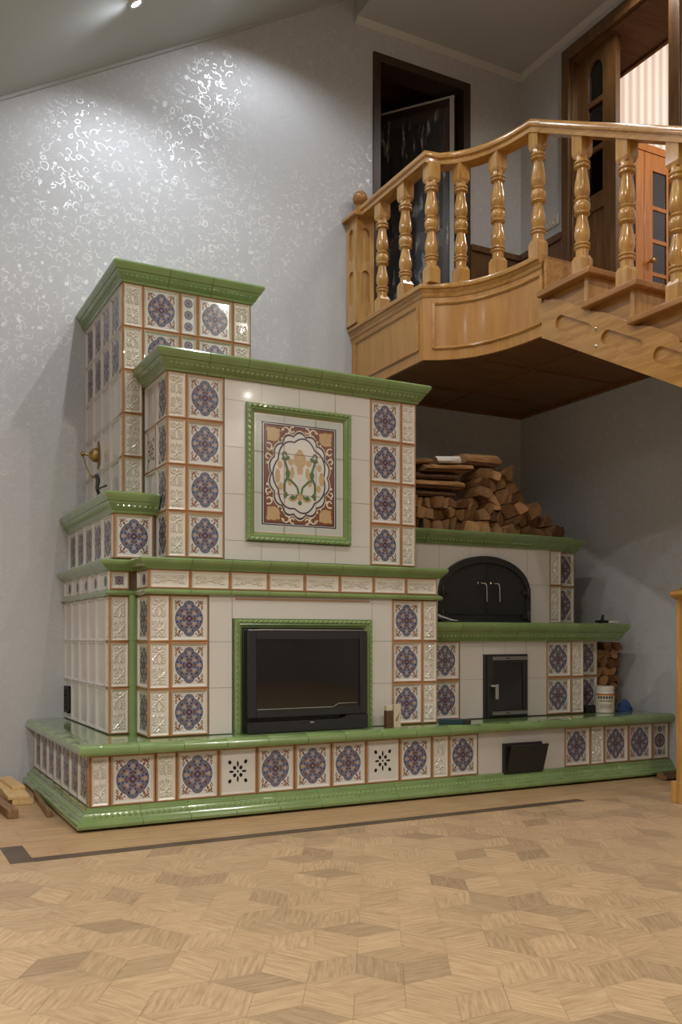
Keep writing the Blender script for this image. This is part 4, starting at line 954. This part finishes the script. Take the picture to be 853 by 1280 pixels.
# lit room behind the right doorway
mb = MB(); mb.box(5.28, 5.93, 3.0, 8.2, 6.03, 6.9, 'striped_wallpaper'); mb.box(8.2, 3.0, 3.0, 8.3, 6.03, 6.9, 'striped_wallpaper'); mb.box(5.28, 2.9, 3.0, 8.3, 3.0, 6.9, 'striped_wallpaper'); mb.box(5.281, 3.0, 5.53, 5.34, 5.93, 6.9, 'striped_wallpaper'); mb.build('wall_beyond_doorway', kind='structure')
mb = MB(); mb.box(5.28, 2.9, 6.9, 8.3, 6.03, 6.95, 'ceiling_boards'); mb.build('ceiling_beyond_doorway', kind='structure')
mb = MB(); mb.box(5.28, 2.9, 3.1, 8.3, 6.03, 3.2, 'border_oak'); mb.build('floor_beyond_doorway', kind='structure')
D3 = thing('door_3', (6.14, 5.93, 3.205), 'orange wooden french door with small panes seen through the doorway', 'door', kind='structure')
mb = MB(); mb.box(5.70, 5.895, 3.206, 5.76, 5.93, 5.224, 'orange_wood'); mb.box(6.52, 5.895, 3.206, 6.58, 5.93, 5.224, 'orange_wood'); mb.box(5.70, 5.895, 5.225, 6.58, 5.93, 5.29, 'orange_wood'); mb.build('door_frame', D3)
for x0, x1 in ((5.762, 6.142), (6.146, 6.518)):
    mb = MB(); y0, y1 = 5.90, 5.926
    for bx in ((x0, x0+.10, 3.21, 5.22), (x1-.10, x1, 3.21, 5.22), (x0+.10, x1-.10, 5.07, 5.22), (x0+.10, x1-.10, 3.21, 3.45)): mb.box(bx[0], y0, bx[2], bx[1], y1, bx[3], 'orange_wood')
    for zz in (3.86, 4.155, 4.45, 4.745): mb.box(x0+.09, y0+.003, zz-.018, x1-.09, y1-.003, zz+.018, 'orange_wood')
    lf = mb.build('door_leaf', D3, bevel=.003); ORG[lf.name] = ORG[D3.name]
    mb = MB(); mb.box(x0+.09, y0+.012, 3.44, x1-.09, y0+.016, 5.08, 'dark_glass'); mb.build('glass_pane', lf)
    if x0 > 6: mb = MB(); mb.tube([(x0+.05, 5.90, 4.245), (x0+.05, 5.865, 4.245)], .008, 'brass', 8); mb.sphere((x0+.05, 5.852, 4.245), .026, 'brass', 12, 8); mb.build('door_knob', lf)
# wall outlets beside the right doorway
OT = thing('wall_outlet', (WX, 5.575, 4.175), 'double white wall outlet above the wainscot left of the right doorway', 'outlet')
mb = MB(); mb.box(WX-.010, 5.50, 4.135, WX-.0005, 5.655, 4.215, 'outlet_plastic'); mb.build('cover_plate', OT, bevel=.004)
for yy in (5.54, 5.615):
    mb = MB(); n = 14; V = [(WX-.010-h, yy+r*cos(2*pi*k/n), 4.175+r*sin(2*pi*k/n)) for r, h in ((.027, 0), (.027, .003), (.022, .003), (.020, -.004), (.001, -.004)) for k in range(n)]
    mb.add(V, [[j*n+k, (j+1)*n+k, (j+1)*n+(k+1) % n, j*n+(k+1) % n] for j in range(4) for k in range(n)], 'white_plastic'); mb.build('socket', OT)

# ------------------------------------------------------------------ firewood
def voronoi(sites, i, box):
    p = [(box[0], box[1]), (box[2], box[1]), (box[2], box[3]), (box[0], box[3])]; x, y = sites[i]
    for j, (u, v) in enumerate(sites):
        if j == i or (u-x)**2+(v-y)**2 > .2: continue
        a, b = u-x, v-y; c = (u*u+v*v-x*x-y*y)/2; p = clip(p, a, b, c)
        if len(p) < 3: return p
    return p
def shrink(p, d):
    cx = sum(q[0] for q in p)/len(p); cy = sum(q[1] for q in p)/len(p); n = len(p); ar = 0
    for i in range(n):
        (x0, y0), (x1, y1) = p[i], p[(i+1) % n]; L = math.hypot(x1-x0, y1-y0)
        if L < 1e-6: continue
        nx, ny = (y1-y0)/L, -(x1-x0)/L
        # polygon is counter-clockwise: outward normal (nx, ny)
        p_ = p
    q = p
    for i in range(n):
        (x0, y0), (x1, y1) = p[i], p[(i+1) % n]; L = math.hypot(x1-x0, y1-y0)
        if L < 1e-6: continue
        nx, ny = (y1-y0)/L, -(x1-x0)/L; q = clip(q, nx, ny, nx*x0+ny*y0-d)
        if len(q) < 3: return []
    # drop tiny edges
    out = [q[0]]
    for v in q[1:]:
        if math.hypot(v[0]-out[-1][0], v[1]-out[-1][1]) > .006: out.append(v)
    return out
def ordinal(n): return str(n)+{1: 'st', 2: 'nd', 3: 'rd'}.get(n if n < 20 else n % 10, 'th')
def log_end(poly, yf_, ln, rg, loc, label, group):
    """split log whose cut end faces the room"""
    n = len(poly); cx = sum(p[0] for p in poly)/n; cz = sum(p[1] for p in poly)/n
    a, b = rg.uniform(-.55, .55), rg.uniform(-.45, .45); eg = rg.choice(['end_grain', 'end_grain', 'end_pale', 'end_dark']); tw = rg.uniform(-.02, .02)
    mb = MB(); fr_, bk, rim = [], [], []
    for x, z in poly:
        k = .95; fr_.append((cx+(x-cx)*k, yf_+a*(x-cx)+b*(z-cz)-.003, cz+(z-cz)*k)); rim.append((x, yf_+a*(x-cx)+b*(z-cz)+.006, z)); bk.append((cx+(x-cx)*.97, yf_+ln, cz+(z-cz)*.97))
    mb.add(fr_, [list(range(n))], eg)
    mb.add(fr_+rim, [[i, n+i, n+(i+1) % n, (i+1) % n] for i in range(n)], eg)
    lo = rg.randrange(n)
    for i in range(n):
        j = (i+1) % n; mb.add([rim[i], bk[i], bk[j], rim[j]], [[0, 1, 2, 3]], 'bark' if i == lo else 'split_wood')
    mb.add(bk, [list(range(n))[::-1]], 'end_grain')
    o = mb.build('firewood_log', None, loc=(cx, yf_+ln/2, min(p[1] for p in poly)), angle=20); o['label'] = label; o['category'] = 'firewood'; o['group'] = group
    return o
rg = random.Random(11)
CELLS = []
ZP = 1.6085
def top(x):
    pts = [(3.05, 1.83), (3.50, 1.84), (3.60, 1.90), (3.66, 2.05), (3.72, 2.12), (3.93, 2.10), (4.05, 1.98), (4.17, 1.84), (4.34, 1.74), (4.47, 1.655)]
    for (a, b), (c, d_) in zip(pts, pts[1:]):
        if a <= x <= c: return b+(d_-b)*(x-a)/(c-a)
    return 0
sites = []
r_ = 0; z = ZP+.038
while z < 2.35:
    x = 2.86+(.055 if r_ % 2 else 0)
    while x < 4.75:
        if x < 3.42: sites.append((x+rg.uniform(-.015, .015), z+rg.uniform(-.006, .006), r_)); x += .064
        else: sites.append((x+rg.uniform(-.034, .034), z+rg.uniform(-.028, .028), r_)); x += .090+rg.uniform(-.010, .010)
    z += .073; r_ += 1
S2 = [(a, b) for a, b, c in sites]; count = {}
ROWN = ['bottom', 'second', 'third', 'fourth', 'fifth', 'sixth', 'seventh', 'eighth', 'ninth']
for i, (x, z, r) in enumerate(sites):
    if not (3.06 < x < 4.47) or z > top(x)-.025 or (x < 3.47 and r > 2): continue
    p = shrink(voronoi(S2, i, (2.8, ZP, 4.8, 2.6)), .0028)
    if len(p) < 3: continue
    count[r] = count.get(r, 0)+1
    pz = [(u, v-.0028 if v < ZP+.004 else v) for u, v in p]
    CELLS.append((min(u for u, v in pz), max(u for u, v in pz), max(v for u, v in pz)))
    log_end(pz, 4.95+rg.uniform(-.035, .055)+max(0, (x-4.28))*.45, .33, rg, None, 'split log, %s from left in %s row of the pile above oven' % (ordinal(count[r]), ROWN[min(r, 8)]), 'firewood logs piled above the oven')
def log_side(x0, x1, y, z, rr_, rz, m, label, nsd=6, flat=1.0, tilt=0):
    mb = MB(); n = nsd; ph = rg.random()*6
    rad = [rr_*rg.uniform(.8, 1.12) for _ in range(n)]; rings = []
    for t in (0, .33, .66, 1):
        xx = x0+(x1-x0)*t; k = .95 if t in (0, 1) else 1
        rings.append([(xx+rg.uniform(-.012, .012)*(t in (0, 1)), y+rz*(t-.5)+rad[q]*k*cos(2*pi*q/n+ph)*rg.uniform(.96, 1.04), z+tilt*(t-.5)+flat*rad[q]*k*sin(2*pi*q/n+ph)) for q in range(n)])
    V = [p for r in rings for p in r]; bk = rg.randrange(n)
    for j in range(3):
        for q in range(n):
            mb.add([V[j*n+q], V[j*n+(q+1) % n], V[(j+1)*n+(q+1) % n], V[(j+1)*n+q]], [[0, 1, 2, 3]], m if m == 'birch_bark' or q != bk else 'bark')
    mb.add(rings[0], [list(range(n))[::-1]], 'end_grain'); mb.add(rings[3], [list(range(n))], 'end_grain')
    o = mb.build('firewood_log', None, loc=((x0+x1)/2, y, z-rr_*flat), angle=25); o['label'] = label; o['category'] = 'firewood'; o['group'] = 'firewood logs piled above the oven'
def slab(x0, x1, z0l, z0r, z1l, z1r, y0, y1, m, label, cut_=.55):
    """split log lying lengthwise, between a lower and an upper (left, right) height"""
    mb = MB(); sec = [(0, .25), (.05, .0), (.95, 0), (1, .5), (.8, 1), (.25, 1), (0, cut_)]; n = len(sec); rings = []
    for t in (0, .25, .5, .75, 1):
        lo, hi = z0l+(z0r-z0l)*t, z1l+(z1r-z1l)*t; xx = x0+(x1-x0)*t
        rings.append([(xx+rg.uniform(-.014, .014)*(t in (0, 1)), y0+(y1-y0)*u+(rg.uniform(0, .012) if u < .1 else 0), lo+(hi-lo)*v*(1 if v in (0, 1) else rg.uniform(.88, 1.0))) for u, v in sec])
    V = [p for r in rings for p in r]; bk = rg.choice([0, 5, 6])
    for j in range(4):
        for q in range(n):
            mb.add([V[j*n+q], V[j*n+(q+1) % n], V[(j+1)*n+(q+1) % n], V[(j+1)*n+q]], [[3, 2, 1, 0]], 'bark' if q == bk and m != 'birch_bark' else m)
    mb.add(rings[0], [list(range(n))], 'end_grain'); mb.add(rings[4], [list(range(n))[::-1]], 'end_pale')
    o = mb.build('firewood_log', None, loc=((x0+x1)/2, (y0+y1)/2, min(z0l, z0r)), angle=25); o['label'] = label; o['category'] = 'firewood'; o['group'] = 'firewood logs piled above the oven'
zc0 = max(c[2] for c in CELLS if c[0] < 3.50)+.001; zcl = max(c[2] for c in CELLS if c[0] < 3.26)+.001
g = .0015
B_ = [(min(zcl, zc0), zc0), (zc0+.050, zc0+.060), (zc0+.105, zc0+.122), (zc0+.155, zc0+.182), (zc0+.200, zc0+.238)]
SL = [(3.10, 3.46, 'bark', 'dark bark-covered log lying lengthwise lowest at left of the pile', 4.945), (3.13, 3.51, 'split_long', 'long pale split log lying lengthwise across left of the pile', 4.925), (3.11, 3.50, 'bark', 'dark brown log lying lengthwise above the long pale split log', 4.955), (3.22, 3.60, 'split_long', 'tan log lying lengthwise just under the birch log', 4.935)]
for k, (a, b, m, lb, y0) in enumerate(SL):
    f = lambda q, x: B_[q][0]+(B_[q][1]-B_[q][0])*(x-3.10)/.48
    slab(a, b, f(k, a)+g, f(k, b)+g, f(k+1, a), f(k+1, b), y0, y0+.30, m, lb, .45+.1*(k % 2))
zt_ = max([c[2] for c in CELLS if 3.56 < (c[0]+c[1])/2 < 3.84]+[f(4, 3.56)])
slab(3.33, 3.51, f(4, 3.33)+g, f(4, 3.51)+g, f(4, 3.33)+.048, f(4, 3.51)+.050, 4.95, 5.12, 'birch_bark', 'white birch bark log lying near the top of the pile')
slab(3.12, 3.29, f(4, 3.12)+g, f(4, 3.29)+g, f(4, 3.12)+.035, f(4, 3.29)+.045, 4.97, 5.20, 'split_long', 'short pale log at the upper left end of the pile')
slab(3.545, 3.83, zt_+g, zt_+g, zt_+.070, zt_+.082, 4.955, 5.16, 'split_long', 'pale split log lying crosswise on the very top of the pile')
# firewood in the niche below the counter
sites = []; r_ = 0; z = ZB+.035
while z < .92:
    x = 4.44+(.03 if r_ % 2 else 0)
    while x < 4.95: sites.append((x+rg.uniform(-.012, .012), z+rg.uniform(-.012, .012), r_)); x += .064
    z += .060; r_ += 1
S2 = [(a, b) for a, b, c in sites]; count = {}
for i, (x, z, r) in enumerate(sites):
    if not (4.535 < x < 4.735) or z > .865: continue
    p = shrink(voronoi(S2, i, (4.53, ZB+.0005, 4.785, .885)), .0025)
    if len(p) < 3: continue
    count[r] = count.get(r, 0)+1
    log_end([(u, v-.0025 if v < ZB+.004 else v) for u, v in p], 4.80+rg.uniform(-.015, .02), .33, rg, None, 'small log, %s from left in %s row of the niche stack' % (ordinal(count[r]), ROWN[min(r, 8)]), 'small logs stacked in the niche')

# ------------------------------------------------------------------ small things on the stove
mb = MB(); t = thing('jar', (4.478, 4.655, ZB), 'white plastic jar with a screw lid and printed label at the niche', 'jar')
x, y = 4.478, 4.655; z = ZB+.0008
mb.lathe(x, y, [(.060, z), (.063, z+.004), (.063, z+.140), (.058, z+.148), (.056, z+.150)], 'white_plastic', 28); mb.build('body', t)
mb = MB(); mb.lathe(x, y, [(.061, z+.146), (.061, z+.176), (.057, z+.180)], 'white_plastic', 32); mb.build('lid', t)
mb = MB()
def wrap(a0, a1, z0, z1, r, m):
    n = 10; V = [(x+r*cos(a0+(a1-a0)*k/n), y+r*sin(a0+(a1-a0)*k/n), zz) for zz in (z0, z1) for k in range(n+1)]
    mb.add(V, [[k, k+1, n+1+k+1, n+1+k] for k in range(n)], m)
wrap(R(-195), R(-50), z+.02, z+.132, .0634, 'label_white'); wrap(R(-195), R(-50), z+.118, z+.132, .0637, 'label_orange')
for k in range(6): wrap(R(-178+k*17), R(-178+k*17+12), z+.096, z+.114, .0637, 'label_dark')
for k in range(7): wrap(R(-165+k*12), R(-165+k*12+8), z+.078, z+.086, .0637, 'label_dark')
for k in range(3): wrap(R(-160), R(-95+k*6), z+.034+k*.010, z+.037+k*.010, .0637, 'label_dark')
mb.build('paper_label', t)
mb = MB(); rr = random.Random(9); n, k_ = 14, 7; V = []
for j in range(k_+1):
    for i in range(n):
        a = 2*pi*i/n; rad = .062*(1-(j/k_)**2*.85)*rr.uniform(.75, 1.12); V.append((4.700+rad*cos(a)*1.05, 4.695+rad*sin(a)*.8, ZB+.001+.085*(j/k_)*rr.uniform(.85, 1.0 if j < k_ else 1.05)))
mb.add(V, [[j*n+i, j*n+(i+1) % n, (j+1)*n+(i+1) % n, (j+1)*n+i] for j in range(k_) for i in range(n)]+[list(range(n))[::-1], [k_*n+i for i in range(n)]], 'blue_cloth')
o = mb.build('cleaning_cloth', None, loc=(4.70, 4.695, ZB), angle=50); o['label'] = 'crumpled blue cloth beside the white jar under the counter'; o['category'] = 'cloth'
mb = MB(); mb.box(4.335, 4.68, ZB+.0008, 4.455, 4.735, ZB+.042, 'black_plastic'); mb.box(4.345, 4.69, ZB+.042, 4.445, 4.725, ZB+.048, 'black_plastic'); o = mb.build('black_box', None, loc=(4.39, 4.70, ZB), bevel=.005); o['label'] = 'small black box leaning at the recessed tile left of the jar'; o['category'] = 'box'
t = thing('lighter_box', (2.645, 4.44, ZB), 'upright box, brown with a pale top, left of the two boxes by the fireplace', 'box', 'upright boxes by the fireplace')
mb = MB(); mb.box(2.622, 4.43, ZB+.0008, 2.664, 4.46, ZB+.098, 'brown_card'); mb.build('brown_body', t, bevel=.001)
mb = MB(); mb.box(2.623, 4.431, ZB+.098, 2.663, 4.459, ZB+.126, 'cardboard'); mb.build('pale_top', t, bevel=.001)
mb = MB(); mb.box(2.672, 4.432, ZB+.0008, 2.718, 4.455, ZB+.132, 'cardboard')
for k in range(4): mb.box(2.682+k*.007, 4.4312, ZB+.04+k*.012, 2.696+k*.004, 4.4318, ZB+.047+k*.012, 'label_dark')
o = mb.build('matchbox', None, loc=(2.695, 4.44, ZB), bevel=.001); o['label'] = 'pale cardboard upright box, right of the two boxes by the fireplace'; o['category'] = 'box'; o['group'] = 'upright boxes by the fireplace'
a = R(-30); c, s = cos(a), sin(a); cx, cy = 3.075, 4.455
mb = MB(); mb.obox((cx, cy, ZB+.0165), (.070*c, .070*s, 0), (-.022*s, .022*c, 0), (0, 0, .016), 'teal_box'); t = thing('knife_case', (cx, cy, ZB), 'flat dark teal case lying on the green bench slab', 'case'); mb.build('case_body', t, bevel=.003)
mb = MB(); mb.obox((cx+.094*c, cy+.094*s, ZB+.014), (.024*c, .024*s, 0), (-.020*s, .020*c, 0), (0, 0, .0135), 'black_plastic'); mb.build('end_cap', t, bevel=.003)
# crumpled strips of clear film on the counter
mb = MB(); rr = random.Random(4); zc = 1.0135
def ribbon(pts, wd, m):
    V = []
    for i, (px, py, pz) in enumerate(pts):
        a_ = pts[max(i-1, 0)]; b_ = pts[min(i+1, len(pts)-1)]; L = math.hypot(b_[0]-a_[0], b_[1]-a_[1]); nx, ny = -(b_[1]-a_[1])/L*wd, (b_[0]-a_[0])/L*wd
        V += [(px-nx, py-ny, pz), (px+nx, py+ny, pz+rr.uniform(0, .008))]
    mb.add(V, [[2*i, 2*i+2, 2*i+3, 2*i+1] for i in range(len(pts)-1)], m)
mat('clear_wrap', (196, 198, 196), .2, var=.1, scale=40)
ribbon([(3.115, 4.75, zc+.012), (3.15, 4.70, zc+.004), (3.28, 4.67, zc+.008), (3.40, 4.69, zc+.004)], .034, 'clear_wrap')
ribbon([(3.10, 4.80, zc+.085), (3.125, 4.73, zc+.060), (3.15, 4.665, zc+.028), (3.20, 4.615, zc+.006), (3.225, 4.60, zc+.003)], .020, 'clear_wrap')
ribbon([(3.10, 4.72, zc+.01), (3.13, 4.68, zc+.024), (3.20, 4.70, zc+.01), (3.24, 4.74, zc+.004)], .026, 'clear_wrap')
o = mb.build('plastic_wrap', None, loc=(3.15, 4.70, zc), angle=50); o['label'] = 'crumpled clear plastic strips on the green counter before the arched door'; o['category'] = 'plastic wrap'
mb = MB(); z = 1.0135
mb.tube([(4.40, 4.66, z+.010), (4.46, 4.66, z+.012), (4.52, 4.665, z+.010)], [.008, .010, .009], 'black_plastic', 8); mb.tube([(4.46, 4.66, z+.014), (4.462, 4.66, z+.045), (4.466, 4.66, z+.052)], [.014, .008, .012], 'black_plastic', 8); mb.box(4.445, 4.645, z+.0, 4.475, 4.675, z+.02, 'black_plastic')
o = mb.build('black_tap_fitting', None, loc=(4.46, 4.66, z)); o['label'] = 'small black tool with an upright knob on the counter by the wall'; o['category'] = 'tool'
mb = MB(); mb.box(4.50, 4.615, z, 4.57, 4.645, z+.014, 'white_plastic'); o = mb.build('white_clip', None, loc=(4.53, 4.63, z), bevel=.003); o['label'] = 'small flat white piece beside the black tool on the counter'; o['category'] = 'plastic piece'
# black damper handle standing on the small upper bench
mb = MB(); mb.tube([(1.232, 5.44, 1.876), (1.240, 5.43, 1.845), (1.228, 5.41, 1.79), (1.240, 5.39, 1.74), (1.236, 5.38, 1.6815)], [.011, .013, .010, .012, .013], 'cast_iron', 8); dh = mb.build('damper_handle', ST, label='black T-shaped damper handle'); ORG[dh.name] = ORG[ST.name]
mb = MB(); mb.tube([(1.228, 5.41, 1.785), (1.215, 5.25, 1.772), (1.205, 5.08, 1.758)], .0055, 'cast_iron', 8); mb.build('rod', dh)
# short boards on the floor at the left, split pieces at the right
def board(cx, cy, z, L, W_, T, a, m, label):
    mb = MB(); c, s = cos(a), sin(a); mb.obox((cx, cy, z+T/2), (W_/2*c, W_/2*s, 0), (-L/2*s, L/2*c, 0), (0, 0, T/2), m); o = mb.build('wood_board', None, loc=(cx, cy, z), bevel=.002); o['label'] = label; o['category'] = 'board'; o['group'] = 'boards on the floor by the stove'
board(.775, 5.54, .001, .62, .11, .030, R(2), 'board_wood', 'lowest board of the small stack on the floor beside the stove')
board(.770, 5.52, .0312, .58, .115, .020, R(-1), 'board_wood', 'wide pale board second from the top of the stack beside the stove')
board(.785, 5.66, .0515, .42, .07, .018, R(3), 'board_wood', 'narrow pale board on top of the stack beside the stove')
board(.865, 5.10, .001, .60, .022, .035, R(-3), 'board_dark', 'thin strip of wood on the floor right of the board stack')
board(.655, 5.25, .001, .80, .05, .045, R(4), 'board_dark', 'dark board on edge at the left of the board stack')
board(.545, 5.25, .001, .75, .10, .04, R(1), 'board_dark', 'dark board at the left edge of the photo near the wall')
def chunk(x0, x1, y, z, r, label):
    mb = MB(); n = 7; rr = random.Random(int(y*1000)); rad = [r*rr.uniform(.75, 1.1) for _ in range(n)]; rings = []
    for t_ in (0, .3, .7, 1): rings.append([(x0+(x1-x0)*t_+rr.uniform(-.01, .01), y+rad[q]*cos(2*pi*q/n)*1.3*rr.uniform(.9, 1.1), z+max(-.0*r, rad[q]*.75*sin(2*pi*q/n)+r*.78)) for q in range(n)])
    V = [p for q in rings for p in q]
    mb.add(V, [[j*n+q, j*n+(q+1) % n, (j+1)*n+(q+1) % n, (j+1)*n+q] for j in range(3) for q in range(n)], 'bark'); mb.add(rings[0], [list(range(n))[::-1]], 'end_grain'); mb.add(rings[3], [list(range(n))], 'end_grain')
    o = mb.build('bark_piece', None, loc=((x0+x1)/2, y, z)); o['label'] = label; o['category'] = 'firewood'; o['group'] = 'wood pieces on the floor at the right'
chunk(4.55, 4.80, 4.215, .0, .026, 'brown piece of wood on the floor at the right, nearer the camera')
chunk(4.60, 4.805, 4.285, .0, .030, 'brown piece of wood on the floor at the right, against the plinth')
